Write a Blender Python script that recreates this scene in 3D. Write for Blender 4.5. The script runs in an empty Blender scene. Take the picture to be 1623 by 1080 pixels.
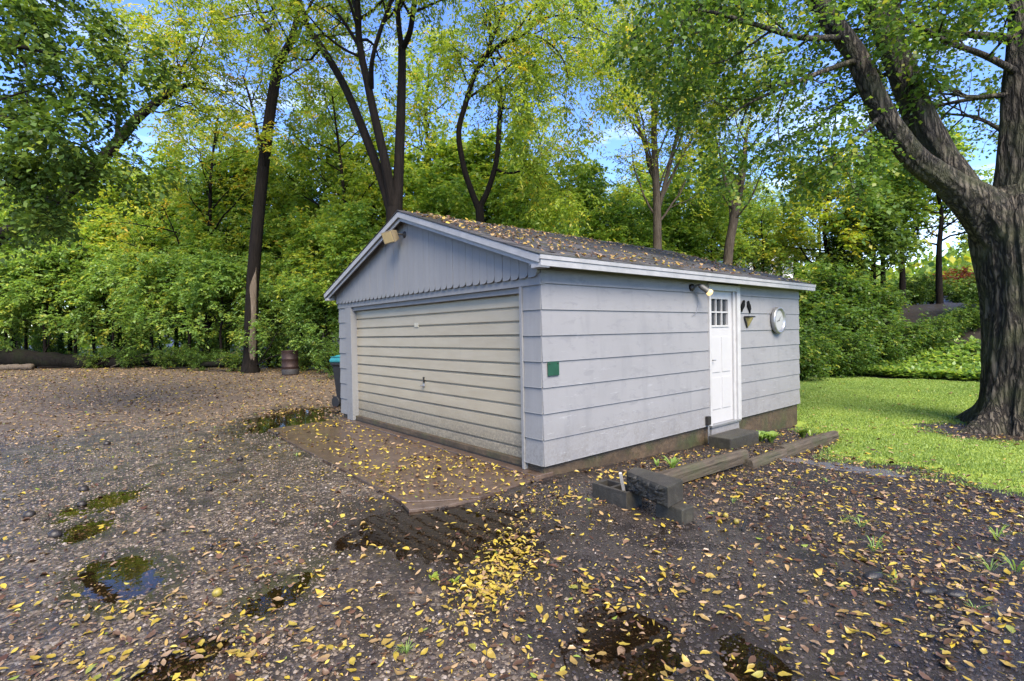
import bpy, bmesh, math
import numpy as np
from mathutils import Vector, Matrix
rng = np.random.default_rng(11)
R = math.radians
sc = bpy.context.scene
COL = sc.collection

# ------------------------------------------------------------------ camera
CAM = np.array([-3.9514, -4.1878, 1.4924]); YAW, PITCH, ROLL, FPX = 0.8717, -0.01567, -0.01913, 826.24
_f = np.array([math.cos(PITCH)*math.cos(YAW), math.cos(PITCH)*math.sin(YAW), math.sin(PITCH)])
_r = np.cross(_f, [0, 0, 1]); _r /= np.linalg.norm(_r); _u = np.cross(_r, _f)
_r, _u = _r*math.cos(ROLL)+_u*math.sin(ROLL), -_r*math.sin(ROLL)+_u*math.cos(ROLL)
cam = bpy.data.cameras.new("camera"); camo = bpy.data.objects.new("camera", cam); COL.objects.link(camo)
cam.sensor_width = 36; cam.lens = 36*FPX/1623; cam.clip_start = 0.05; cam.clip_end = 3000
camo.matrix_world = Matrix(((_r[0], _u[0], -_f[0], CAM[0]), (_r[1], _u[1], -_f[1], CAM[1]), (_r[2], _u[2], -_f[2], CAM[2]), (0, 0, 0, 1)))
sc.camera = camo

# ------------------------------------------------------------------ light, sky, exposure
SUN_DIR = Vector((-0.28, -0.62, 0.73)).normalized()
SUN_EL = math.asin(SUN_DIR.z); SUN_AZ = math.atan2(SUN_DIR.x, SUN_DIR.y)
sun = bpy.data.lights.new("sun", 'SUN'); sun.energy = 2.6; sun.angle = R(38); sun.color = (1.0, 0.88, 0.71)
suno = bpy.data.objects.new("sun", sun); COL.objects.link(suno)
suno.rotation_euler = SUN_DIR.to_track_quat('Z', 'Y').to_euler()
world = bpy.data.worlds.new("World"); sc.world = world; world.use_nodes = True
wn = world.node_tree.nodes; wl = world.node_tree.links; wn.clear()
w_out = wn.new('ShaderNodeOutputWorld'); w_bg = wn.new('ShaderNodeBackground'); w_sky = wn.new('ShaderNodeTexSky')
w_sky.sky_type = 'NISHITA'; w_sky.sun_disc = False; w_sky.sun_elevation = SUN_EL; w_sky.sun_rotation = SUN_AZ
w_sky.air_density = 1.0; w_sky.dust_density = 0.5; w_sky.ozone_density = 2.6; w_sky.altitude = 1200
w_tc = wn.new('ShaderNodeTexCoord'); w_map = wn.new('ShaderNodeMapping'); w_map.inputs['Scale'].default_value = (1.6, 1.0, 4.5)
w_noise = wn.new('ShaderNodeTexNoise'); w_noise.inputs['Scale'].default_value = 2.2; w_noise.inputs['Detail'].default_value = 9; w_noise.inputs['Roughness'].default_value = 0.62
w_ramp = wn.new('ShaderNodeValToRGB'); w_ramp.color_ramp.elements[0].position = 0.53; w_ramp.color_ramp.elements[1].position = 0.86
w_ramp.color_ramp.elements[1].color = (0.75, 0.75, 0.75, 1)
w_mix = wn.new('ShaderNodeMix'); w_mix.data_type = 'RGBA'; w_mix.inputs['B'].default_value = (7.2, 7.3, 7.4, 1)
wl.new(w_tc.outputs['Generated'], w_map.inputs['Vector']); wl.new(w_map.outputs['Vector'], w_noise.inputs['Vector'])
wl.new(w_noise.outputs['Fac'], w_ramp.inputs['Fac']); wl.new(w_ramp.outputs['Color'], w_mix.inputs['Factor'])
w_hs = wn.new('ShaderNodeHueSaturation'); w_hs.inputs['Saturation'].default_value = 1.18; w_hs.inputs['Hue'].default_value = .515; w_hs.inputs['Value'].default_value = .95
wl.new(w_sky.outputs['Color'], w_hs.inputs['Color']); wl.new(w_hs.outputs['Color'], w_mix.inputs['A']); wl.new(w_mix.outputs['Result'], w_bg.inputs['Color'])
w_bg.inputs['Strength'].default_value = 0.11
wl.new(w_bg.outputs['Background'], w_out.inputs['Surface'])
sc.view_settings.view_transform = 'Standard'; sc.view_settings.look = 'None'; sc.view_settings.gamma = 1
sc.view_settings.exposure = 2.14; sc.view_settings.use_curve_mapping = False
cy = sc.cycles
sc.render.engine = 'CYCLES'
cy.max_bounces = 7; cy.diffuse_bounces = 3; cy.glossy_bounces = 3; cy.transmission_bounces = 5; cy.transparent_max_bounces = 8
cy.caustics_reflective = False; cy.caustics_refractive = False; cy.sample_clamp_indirect = 6
cy.use_adaptive_sampling = True; cy.adaptive_threshold = 0.012
cy.use_denoising = True
try: cy.denoiser = 'OPENIMAGEDENOISE'
except Exception: pass

# ------------------------------------------------------------------ helpers
def at(px, py, d):
    return CAM + (_f + _r*(px-811.5)/FPX + _u*(540-py)/FPX)*d
def gpt(px, py, z):
    v = _f + _r*(px-811.5)/FPX + _u*(540-py)/FPX
    return CAM + v*(z-CAM[2])/v[2]
def sstep(a, b, x):
    t = np.clip((x-a)/(b-a), 0, 1); return t*t*(3-2*t)
def _hash(i, j, s):
    n = np.sin(i*127.1+j*311.7+s*74.7)*43758.5453
    return n-np.floor(n)
def vn(x, y, s=0):
    x = np.asarray(x, float); y = np.asarray(y, float)
    i = np.floor(x); j = np.floor(y); fx = x-i; fy = y-j
    fx = fx*fx*(3-2*fx); fy = fy*fy*(3-2*fy)
    return ((_hash(i, j, s)*(1-fx)+_hash(i+1, j, s)*fx)*(1-fy)+(_hash(i, j+1, s)*(1-fx)+_hash(i+1, j+1, s)*fx)*fy)*2-1
def fbm(x, y, s=0, o=3):
    v = 0; a = 1
    for k in range(o): v = v+a*vn(x*2**k, y*2**k, s+k*13); a *= .5
    return v/1.75
def link(o, parent=None):
    COL.objects.link(o)
    if parent is not None: o.parent = parent
    return o
def tag(o, label=None, cat=None, group=None, kind=None):
    if label: o['label'] = label
    if cat: o['category'] = cat
    if group: o['group'] = group
    if kind: o['kind'] = kind
    return o
def empty(name, loc=(0, 0, 0), rz=0.):
    o = bpy.data.objects.new(name, None); o.location = loc; o.rotation_euler.z = rz; o.empty_display_size = .2
    return link(o)
def npmesh(name, V, F, tint=None, smooth=False, mat=None):
    """V (n,3), F (m,k) with k const"""
    V = np.ascontiguousarray(V, np.float32); F = np.ascontiguousarray(F, np.int32); m, k = F.shape
    me = bpy.data.meshes.new(name)
    me.vertices.add(len(V)); me.vertices.foreach_set('co', V.ravel())
    me.loops.add(m*k); me.loops.foreach_set('vertex_index', F.ravel())
    me.polygons.add(m); me.polygons.foreach_set('loop_start', np.arange(0, m*k, k, dtype=np.int32))
    try: me.polygons.foreach_set('loop_total', np.full(m, k, np.int32))
    except Exception: pass
    if smooth: me.polygons.foreach_set('use_smooth', np.ones(m, bool))
    if tint is not None:
        a = me.attributes.new('tint', 'FLOAT', 'FACE'); a.data.foreach_set('value', np.ascontiguousarray(tint, np.float32))
    if mat: me.materials.append(mat)
    me.update(calc_edges=True)
    return me
def nobj(name, V, F, mat=None, parent=None, tint=None, smooth=False):
    return link(bpy.data.objects.new(name, npmesh(name, V, F, tint, smooth, mat)), parent)
class MB:
    def __init__(s): s.v = []; s.f = []
    def poly(s, pts, vec):
        """closed prism: polygon pts (list of 3d) extruded by vec"""
        b = len(s.v); n = len(pts); vec = np.asarray(vec, float)
        P = [np.asarray(p, float) for p in pts]
        s.v += P+[p+vec for p in P]
        s.f.append(tuple(range(b, b+n))); s.f.append(tuple(range(b+2*n-1, b+n-1, -1)))
        for i in range(n):
            j = (i+1) % n; s.f.append((b+i, b+n+i, b+n+j, b+j))
        return s
    def box(s, a, b):
        (x0, y0, z0), (x1, y1, z1) = a, b
        return s.poly([(x0, y0, z0), (x1, y0, z0), (x1, y1, z0), (x0, y1, z0)], (0, 0, z1-z0))
    def tube(s, pts, rad, n=8, caps=True):
        V, F = tube(np.array(pts, float), np.array(rad, float)*np.ones(len(pts)), n)
        b = len(s.v); s.v += list(V); s.f += [tuple(int(q)+b for q in f) for f in F]
        if caps:
            s.f.append(tuple(range(b+n-1, b-1, -1))); m = b+(len(pts)-1)*n; s.f.append(tuple(range(m, m+n)))
        return s
    def lathe(s, prof, c, n=24, axis='z'):
        b = len(s.v); c = np.asarray(c, float)
        for (r, h) in prof:
            for k in range(n):
                a = 2*math.pi*k/n; p = (r*math.cos(a), r*math.sin(a), h)
                if axis == 'y': p = (p[0], p[2], p[1])
                if axis == 'x': p = (p[2], p[0], p[1])
                s.v.append(c+np.array(p))
        for i in range(len(prof)-1):
            for k in range(n):
                k2 = (k+1) % n; s.f.append((b+i*n+k, b+i*n+k2, b+(i+1)*n+k2, b+(i+1)*n+k))
        s.f.append(tuple(range(b+n-1, b-1, -1))); m = b+(len(prof)-1)*n; s.f.append(tuple(range(m, m+n)))
        return s
    def mesh(s, name, mat, bev=0, smooth=False):
        me = bpy.data.meshes.new(name); me.from_pydata([tuple(map(float, p)) for p in s.v], [], s.f)
        bm = bmesh.new(); bm.from_mesh(me); bmesh.ops.recalc_face_normals(bm, faces=bm.faces)
        if bev: bmesh.ops.bevel(bm, geom=list(bm.edges), offset=bev, segments=2, affect='EDGES', profile=.6)
        if smooth:
            for f in bm.faces: f.smooth = True
        bm.to_mesh(me); bm.free(); me.materials.append(mat); return me
    def obj(s, name, mat, parent=None, bev=0, smooth=False):
        return link(bpy.data.objects.new(name, s.mesh(name, mat, bev, smooth)), parent)
def tube(P, rad, n=8):
    T = np.gradient(P, axis=0); T /= np.linalg.norm(T, axis=1)[:, None]+1e-9
    ref = np.array([1., 0, 0]) if abs(T[0][0]) < .8 else np.array([0, 1., 0])
    U = ref-T*(T@ref)[:, None]; U /= np.linalg.norm(U, axis=1)[:, None]+1e-9; W = np.cross(T, U)
    a = np.arange(n)*2*math.pi/n
    V = P[:, None]+rad[:, None, None]*(U[:, None]*np.cos(a)[None, :, None]+W[:, None]*np.sin(a)[None, :, None])
    m = len(P); i = np.arange(m-1)[:, None]*n; k = np.arange(n)[None]; k2 = (k+1) % n
    F = np.stack([i+k, i+k2, i+n+k2, i+n+k], -1).reshape(-1, 4)
    return V.reshape(-1, 3), F

# ------------------------------------------------------------------ materials
MATS = {}
def nodes_of(name):
    m = bpy.data.materials.new(name); m.use_nodes = True; t = m.node_tree; t.nodes.clear(); MATS[name] = m
    o = t.nodes.new('ShaderNodeOutputMaterial'); return m, t, o
def N(t, kind, **kw):
    n = t.nodes.new(kind)
    for k, v in kw.items():
        if hasattr(n, k) and not k[0].isupper(): setattr(n, k, v)
        else: n.inputs[k.replace('_', ' ')].default_value = v
    return n
TONE = .66
def ramp(t, fac, stops, k=None):
    k = TONE if k is None else k; stops = [(p, tuple(q*k for q in c)) for p, c in stops]
    r = t.nodes.new('ShaderNodeValToRGB'); e = r.color_ramp.elements
    while len(e) > 1: e.remove(e[0])
    e[0].position = stops[0][0]; e[0].color = (*stops[0][1], 1)
    for p, c in stops[1:]:
        q = e.new(p); q.color = (*c, 1)
    if fac is not None: t.links.new(fac, r.inputs['Fac'])
    return r.outputs['Color']
def rampv(t, fac, stops): return ramp(t, fac, [(p, (v, v, v)) for p, v in stops], 1.)
def mixc(t, fac, a, b, mode='MIX'):
    m = t.nodes.new('ShaderNodeMix'); m.data_type = 'RGBA'; m.blend_type = mode
    for s, v in (('Factor', fac), ('A', a), ('B', b)):
        i = m.inputs[s]
        if isinstance(v, (int, float)): i.default_value = v
        elif isinstance(v, tuple): i.default_value = (*(q*(TONE if mode == 'MIX' else 1.) for q in v), 1)
        else: t.links.new(v, i)
    return m.outputs['Result']
def noise(t, vec, scale, detail=4, rough=.55, dist=0.):
    n = t.nodes.new('ShaderNodeTexNoise'); n.inputs['Scale'].default_value = scale; n.inputs['Detail'].default_value = detail
    n.inputs['Roughness'].default_value = rough; n.inputs['Distortion'].default_value = dist
    t.links.new(vec, n.inputs['Vector']); return n.outputs['Fac']
def coord(t, scale=(1, 1, 1), kind='pos'):
    if kind == 'pos': o = t.nodes.new('ShaderNodeNewGeometry').outputs['Position']
    else: o = t.nodes.new('ShaderNodeTexCoord').outputs['Object']
    if scale == (1, 1, 1): return o
    m = t.nodes.new('ShaderNodeMapping'); m.inputs['Scale'].default_value = scale; t.links.new(o, m.inputs['Vector']); return m.outputs['Vector']
def math_(t, op, a, b=None):
    m = t.nodes.new('ShaderNodeMath'); m.operation = op
    for i, v in enumerate((a, b)):
        if v is None: continue
        if isinstance(v, (int, float)): m.inputs[i].default_value = v
        else: t.links.new(v, m.inputs[i])
    return m.outputs[0]
def finish(t, o, col, rough=.6, bump=None, bs=.3, bd=.02, spec=.5, metal=0.):
    b = t.nodes.new('ShaderNodeBsdfPrincipled')
    for s, v in (('Base Color', col), ('Roughness', rough)):
        if isinstance(v, tuple): b.inputs[s].default_value = (*v, 1)
        elif isinstance(v, (int, float)): b.inputs[s].default_value = v
        else: t.links.new(v, b.inputs[s])
    b.inputs['Specular IOR Level'].default_value = spec; b.inputs['Metallic'].default_value = metal
    if bump is not None:
        bp = t.nodes.new('ShaderNodeBump'); bp.inputs['Strength'].default_value = bs; bp.inputs['Distance'].default_value = bd
        t.links.new(bump, bp.inputs['Height']); t.links.new(bp.outputs['Normal'], b.inputs['Normal'])
    t.links.new(b.outputs['BSDF'], o.inputs['Surface']); return b
def simple(name, c, rough=.5, var=.25, scale=12, bs=.15, metal=0., spec=.5, c2=None, kind='pos'):
    m, t, o = nodes_of(name); v = coord(t, kind=kind); n = noise(t, v, scale, 6)
    d = c2 or tuple(x*(1-var) for x in c)
    finish(t, o, ramp(t, n, [(.3, d), (.7, c)]), rough, noise(t, v, scale*4, 4), bs, .01, spec, metal)
    return m
def leafmat(name, stops, trans=.4, rough=.42, objvar=.25, spec=.4):
    m, t, o = nodes_of(name)
    a = t.nodes.new('ShaderNodeAttribute'); a.attribute_name = 'tint'
    oi = t.nodes.new('ShaderNodeObjectInfo')
    k = math_(t, 'ADD', a.outputs['Fac'], math_(t, 'MULTIPLY', math_(t, 'SUBTRACT', oi.outputs['Random'], .5), objvar))
    c = ramp(t, k, stops, 1.)
    b = t.nodes.new('ShaderNodeBsdfPrincipled'); b.inputs['Roughness'].default_value = rough; b.inputs['Specular IOR Level'].default_value = spec
    t.links.new(c, b.inputs['Base Color'])
    if trans:
        tr = t.nodes.new('ShaderNodeBsdfTranslucent'); mx = t.nodes.new('ShaderNodeMixShader'); mx.inputs[0].default_value = trans
        c2 = mixc(t, 1., c, (1.25, 1.2, .6), 'MULTIPLY')
        t.links.new(c2, tr.inputs['Color']); t.links.new(b.outputs[0], mx.inputs[1]); t.links.new(tr.outputs[0], mx.inputs[2]); t.links.new(mx.outputs[0], o.inputs['Surface'])
    else: t.links.new(b.outputs[0], o.inputs['Surface'])
    return m

# foliage
LM_GREEN = leafmat('foliage_green', [(0, (0.085, 0.165, 0.034)), (.4, (0.183, 0.305, 0.055)), (.75, (0.305, 0.415, 0.067)), (1, (0.512, 0.488, 0.067))], trans=.56)
LM_YGREEN = leafmat('foliage_yellow_green', [(0, (0.112, 0.190, 0.034)), (.4, (0.224, 0.325, 0.045)), (.75, (0.358, 0.426, 0.056)), (.95, (0.538, 0.470, 0.056)), (1, (0.616, 0.403, 0.045))], trans=.56)
LM_DARK = leafmat('foliage_dark', [(0, (.035, .07, .017)), (.5, (.075, .135, .026)), (.85, (.13, .20, .032)), (1, (.2, .25, .04))], trans=.4, rough=.45, spec=.3)
LM_SHRUB = leafmat('foliage_shrub', [(0, (0.096, 0.180, 0.048)), (.5, (0.204, 0.336, 0.084)), (.85, (0.324, 0.444, 0.108)), (1, (0.480, 0.480, 0.084))], trans=.56, rough=.35, spec=.5)
LM_MAPLE = leafmat('foliage_maple', [(0, (0.037, 0.084, 0.019)), (.5, (0.089, 0.168, 0.032)), (.85, (0.158, 0.242, 0.042)), (1, (0.294, 0.315, 0.053))], trans=.52)
LM_RED = leafmat('foliage_red', [(0, (.16, .03, .015)), (.6, (.4, .07, .02)), (1, (.45, .16, .03))], trans=.3)
LM_GOLD = leafmat('foliage_gold', [(0, (.3, .3, .03)), (.6, (.48, .42, .03)), (1, (.55, .45, .04))], trans=.4)
LM_GRASS = leafmat('grass_blades', [(0, (.13, .205, .045)), (.5, (.235, .33, .07)), (.9, (.35, .42, .105)), (1, (.5, .47, .18))], trans=.35, rough=.5, objvar=0)
FALL = [(0, (.022, .012, .007)), (.25, (.07, .033, .018)), (.40, (.15, .09, .05)), (.5, (.34, .235, .145)), (.6, (.30, .20, .065)), (.8, (.37, .275, .03)), (.95, (.42, .34, .075)), (1, (.17, .22, .035))]
LM_FALL = leafmat('fallen_leaf', FALL, trans=.12, rough=.22, objvar=0, spec=.5)
def leaf_one():
    m, t, o = nodes_of('fallen_leaf_single'); oi = t.nodes.new('ShaderNodeObjectInfo'); v = coord(t, kind='obj')
    k = math_(t, 'ADD', rampv(t, oi.outputs['Random'], [(0, .2), (.25, .40), (.42, .55), (.6, .72), (.9, .86), (.97, .95), (1, 1)]), math_(t, 'MULTIPLY', math_(t, 'SUBTRACT', noise(t, v, 45, 4), .5), .25))
    c = ramp(t, k, FALL); bl = noise(t, v, 110, 3)
    c = mixc(t, rampv(t, bl, [(.62, 0), (.72, .7)]), c, (.12, .05, .02))
    finish(t, o, c, .28, noise(t, v, 70, 3), .3, .004)
    return m
LM_FALL1 = leaf_one()

def bark_plates(name, dark, light, green):
    m, t, o = nodes_of(name); p = coord(t, (8.5, 8.5, 1.5)); w_ = noise(t, coord(t, (3, 3, 1)), 1.5, 4, .6)
    ad = t.nodes.new('ShaderNodeVectorMath'); ad.operation = 'ADD'; t.links.new(p, ad.inputs[0]); cc_ = t.nodes.new('ShaderNodeCombineXYZ')
    for i in range(3): t.links.new(math_(t, 'MULTIPLY', w_, (2.2, 2.2, 1.2)[i]), cc_.inputs[i])
    t.links.new(cc_.outputs[0], ad.inputs[1])
    v = t.nodes.new('ShaderNodeTexVoronoi'); v.feature = 'DISTANCE_TO_EDGE'; v.inputs['Scale'].default_value = 1.5; t.links.new(ad.outputs[0], v.inputs['Vector'])
    fine = noise(t, coord(t, (22, 22, 5)), 1.6, 7, .7); e = math_(t, 'ADD', v.outputs['Distance'], math_(t, 'MULTIPLY', math_(t, 'SUBTRACT', fine, .5), .28))
    c = ramp(t, e, [(.0, dark), (.10, tuple(q*1.6 for q in dark)), (.24, tuple(q*.72 for q in light)), (.5, light)])
    c = mixc(t, rampv(t, noise(t, coord(t), 2.1, 5), [(.45, 0), (.62, .6)]), c, green)
    h = math_(t, 'ADD', rampv(t, e, [(0, 0), (.3, .8), (.6, 1)]), math_(t, 'MULTIPLY', fine, .5))
    finish(t, o, c, .8, h, 1., .045, .3); return m
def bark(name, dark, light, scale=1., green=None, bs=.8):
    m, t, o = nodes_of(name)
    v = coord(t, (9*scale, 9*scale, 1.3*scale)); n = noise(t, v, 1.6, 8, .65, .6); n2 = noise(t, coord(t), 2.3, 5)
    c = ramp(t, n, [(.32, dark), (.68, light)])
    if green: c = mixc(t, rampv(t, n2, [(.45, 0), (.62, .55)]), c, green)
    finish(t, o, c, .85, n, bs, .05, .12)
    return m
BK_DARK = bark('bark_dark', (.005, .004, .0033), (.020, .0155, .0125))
BK_MED = bark('bark_medium', (.035, .028, .022), (.13, .105, .082))
BK_MAPLE = bark_plates('bark_maple', (.016, .0135, .011), (.17, .145, .112), (.085, .092, .045))
BK_BARE = bark('bare_wood', (.11, .085, .062), (.24, .195, .15))
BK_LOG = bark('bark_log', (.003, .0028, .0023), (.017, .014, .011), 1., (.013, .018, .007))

def m_siding():
    m, t, o = nodes_of('siding_paint')
    p = coord(t); base = (.475, .505, .565)
    big = noise(t, p, 1.1, 4); streak = noise(t, coord(t, (3.2, 3.2, .8)), 1.4, 6, .6); fine = noise(t, coord(t, (40, 40, 9)), 1., 6, .7)
    c = ramp(t, big, [(.3, (.266, .268, .276)), (.7, (.300, .302, .309))])
    c = mixc(t, rampv(t, streak, [(.52, 0), (.70, .55)]), c, (.215, .22, .232))
    bl = noise(t, coord(t, (1.3, 1.3, 3.4)), 2.6, 8, .72, .4); c = mixc(t, rampv(t, bl, [(.55, 0), (.61, .6)]), c, (.22, .223, .236))
    c = mixc(t, rampv(t, fine, [(.62, 0), (.74, .22)]), c, (.20, .205, .215))
    sep = t.nodes.new('ShaderNodeSeparateXYZ'); t.links.new(p, sep.inputs[0])
    # weathered pale scuffs, strongest on the middle courses, and rain splash on the lowest one
    sc1 = noise(t, coord(t, (2.2, 2.2, 13)), 1.9, 7, .7, .5); hz = rampv(t, math_(t, 'DIVIDE', sep.outputs['Z'], 2.4), [(.05, 1), (.35, .8), (.62, .25), (.8, 0)])
    c = mixc(t, math_(t, 'MULTIPLY', rampv(t, sc1, [(.60, 0), (.66, .75)]), hz), c, (.40, .41, .42))
    sp = noise(t, p, 42, 6, .75); hs = rampv(t, math_(t, 'DIVIDE', sep.outputs['Z'], .5), [(.02, 1), (.62, .55), (.95, 0)])
    c = mixc(t, math_(t, 'MULTIPLY', math_(t, 'MULTIPLY', rampv(t, sp, [(.40, 0), (.62, .75)]), rampv(t, noise(t, p, 5, 6, .7), [(.36, .25), (.62, 1)])), hs), c, (.17, .158, .138))
    finish(t, o, c, .55, math_(t, 'ADD', fine, math_(t, 'MULTIPLY', streak, .5)), .12, .01, .35)
    return m
M_SIDING = m_siding()
def m_front():
    m, t, o = nodes_of('front_paint'); p = coord(t)
    streak = noise(t, coord(t, (9, 9, .8)), 1.2, 5, .6); fine = noise(t, coord(t, (50, 50, 9)), 1., 6, .7)
    c = ramp(t, streak, [(.3, (.262, .266, .268)), (.7, (.295, .299, .30))]); c = mixc(t, rampv(t, fine, [(.6, 0), (.75, .3)]), c, (.18, .19, .20))
    sep = t.nodes.new('ShaderNodeSeparateXYZ'); t.links.new(p, sep.inputs[0])
    c = mixc(t, math_(t, 'MULTIPLY', rampv(t, noise(t, p, 30, 6, .75), [(.45, 0), (.65, .6)]), rampv(t, sep.outputs['Z'], [(.03, 1), (.5, .1)])), c, (.13, .13, .115))
    finish(t, o, c, .6, fine, .15, .008, .3); return m
M_FRONT = m_front()
def m_door():
    m, t, o = nodes_of('garage_door_paint'); p = coord(t)
    n = noise(t, coord(t, (6, 1.2, 6)), 1.3, 6, .6); c = ramp(t, n, [(.3, (.385, .335, .235)), (.7, (.45, .40, .295))])
    st = noise(t, coord(t, (5, 8, .6)), 1.2, 5, .6); c = mixc(t, rampv(t, st, [(.58, 0), (.75, .3)]), c, (.30, .265, .20))
    c = mixc(t, rampv(t, noise(t, p, 9, 8, .8), [(.66, 0), (.72, .4)]), c, (.33, .27, .18))
    sep = t.nodes.new('ShaderNodeSeparateXYZ'); t.links.new(p, sep.inputs[0])
    sp = noise(t, p, 38, 7, .8); h = rampv(t, sep.outputs['Z'], [(.0, 1), (.16, .85), (.34, .35), (.55, .0)])
    c = mixc(t, math_(t, 'MULTIPLY', rampv(t, sp, [(.36, 0), (.56, .85)]), h), c, (.12, .105, .08))
    finish(t, o, c, .42, sp, .05, .004, .45); return m
M_GDOOR = m_door()
M_WHITE = simple('white_trim', (.56, .56, .56), .45, .1, 9, .05, c2=(.47, .47, .465))
M_FASCIA = simple('fascia_paint', (.44, .44, .445), .5, .2, 7, .1, c2=(.33, .335, .34))
M_EDOOR = simple('entry_door_paint', (.55, .55, .555), .35, .04, 6, .02)
M_SOFFIT = simple('soffit_wood', (.42, .43, .42), .7, .25, 12, .1)
def m_conc(name, a, b, moss=(.09, .085, .03), wet=.45, mossamt=.5, s=1.):
    m, t, o = nodes_of(name); p = coord(t); n = noise(t, p, 3*s, 8, .6); f = noise(t, p, 55*s, 5, .7)
    c = ramp(t, n, [(.3, a), (.72, b)]); c = mixc(t, rampv(t, f, [(.35, .35), (.6, 0)]), c, tuple(x*.45 for x in a))
    c = mixc(t, rampv(t, noise(t, p, 1.8, 6, .6), [(.5, 0), (.66, mossamt)]), c, moss)
    d_ = noise(t, p, 13*s, 7, .7); c = mixc(t, rampv(t, d_, [(.42, .55), (.58, 0)]), c, tuple(x*.55 for x in a)); c = mixc(t, rampv(t, noise(t, p, 26*s, 5, .7), [(.60, 0), (.72, .35)]), c, tuple(min(1, x*1.5) for x in b))
    finish(t, o, c, wet, math_(t, 'ADD', f, d_), .45, .01, .5); return m
M_FOUND = m_conc('foundation_concrete', (.06, .042, .024), (.165, .115, .066), (.05, .07, .02), .6, .8)
M_CONC = m_conc('apron_concrete', (.10, .068, .05), (.19, .135, .10), (.10, .075, .05), .3, .5, .6)
M_BLOCK = m_conc('block_concrete', (.03, .027, .021), (.085, .077, .06), (.045, .045, .02), .6, .6)
M_ROCK = m_conc('rock_face', (.012, .011, .009), (.05, .047, .034), (.035, .037, .015), .6, .6, 2.)
def m_timber():
    m, t, o = nodes_of('timber_wood'); n = noise(t, coord(t, (1.1, 16, 16)), 1.8, 8, .7, .4); p = coord(t); cr = noise(t, coord(t, (.8, 26, 26)), 1.3, 5, .6)
    c = ramp(t, n, [(.3, (.04, .031, .022)), (.7, (.15, .12, .085))]); c = mixc(t, rampv(t, cr, [(.62, 0), (.68, .9)]), c, (.012, .009, .007)); c = mixc(t, rampv(t, noise(t, p, 3.1, 5), [(.48, 0), (.64, .6)]), c, (.06, .07, .03))
    finish(t, o, c, .7, math_(t, 'SUBTRACT', n, cr), .7, .015, .3); return m
M_TIMBER = m_timber()
def m_shingle():
    m, t, o = nodes_of('shingle'); oi = t.nodes.new('ShaderNodeObjectInfo'); p = coord(t); f = noise(t, p, 160, 3, .7)
    c = ramp(t, oi.outputs['Random'], [(0, (.055, .05, .052)), (.5, (.10, .095, .10)), (1, (.16, .15, .155))])
    c = mixc(t, rampv(t, f, [(.4, .5), (.6, 0)]), c, (.04, .035, .035)); c = mixc(t, rampv(t, noise(t, p, 2.5, 5), [(.5, 0), (.68, .5)]), c, (.055, .065, .025))
    finish(t, o, c, .6, f, .5, .004, .4); return m
M_SHINGLE = m_shingle()
M_BLACK = simple('black_plastic', (.012, .012, .013), .6, .2, 10, .05)
M_IRON = simple('black_iron', (.008, .008, .008), .8, .2, 10, .05, spec=.08)
M_TEAL = simple('teal_lid', (.03, .27, .30), .38, .15, 8, .05)
M_GREENSIGN = simple('green_sign', (.008, .075, .036), .5, .25, 9, .05)
M_GREY = simple('grey_metal', (.42, .43, .44), .35, .15, 14, .05, .6)
M_DKMETAL = simple('dark_metal', (.06, .055, .05), .45, .3, 20, .1, .5)
M_CLOCK = simple('clock_face', (.48, .49, .48), .3, .08, 8, .02)
M_RUST = simple('rusty_steel', (.05, .022, .016), .6, .5, 6, .3, .3, c2=(.035, .018, .014))
M_LENS = simple('floodlight_lens', (.62, .47, .22), .25, .15, 20, .05)
M_AMBER = simple('sconce_glass', (.46, .38, .16), .25, .3, 20, .02)
M_WOODW = simple('weathered_slat', (.6, .57, .52), .6, .3, 10, .1)
M_HOUSE = simple('house_siding', (.78, .78, .78), .6, .06, 2, .02)
M_HROOF = simple('house_roof', (.30, .31, .34), .7, .15, 3, .05)
M_BRICK = simple('chimney_brick', (.36, .13, .08), .8, .3, 5, .1)
M_WALNUT = simple('walnut_husk', (.42, .33, .04), .5, .6, 30, .2, c2=(.14, .12, .03), kind='obj')
M_WALNUTD = simple('walnut_rotten', (.022, .016, .012), .5, .4, 30, .3, kind='obj')
M_STONE = simple('dark_stone', (.018, .017, .018), .5, .5, 25, .4)
def m_glass():
    m, t, o = nodes_of('window_glass')
    finish(t, o, (.03, .035, .04), .06, None, spec=.7); return m
M_GLASS = m_glass()
def m_bulb():
    m, t, o = nodes_of('lit_bulb'); b = finish(t, o, (.35, .26, .14), .2)
    b.inputs['Emission Color'].default_value = (1, .66, .28, 1); b.inputs['Emission Strength'].default_value = .32; return m
M_BULB = m_bulb()
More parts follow.
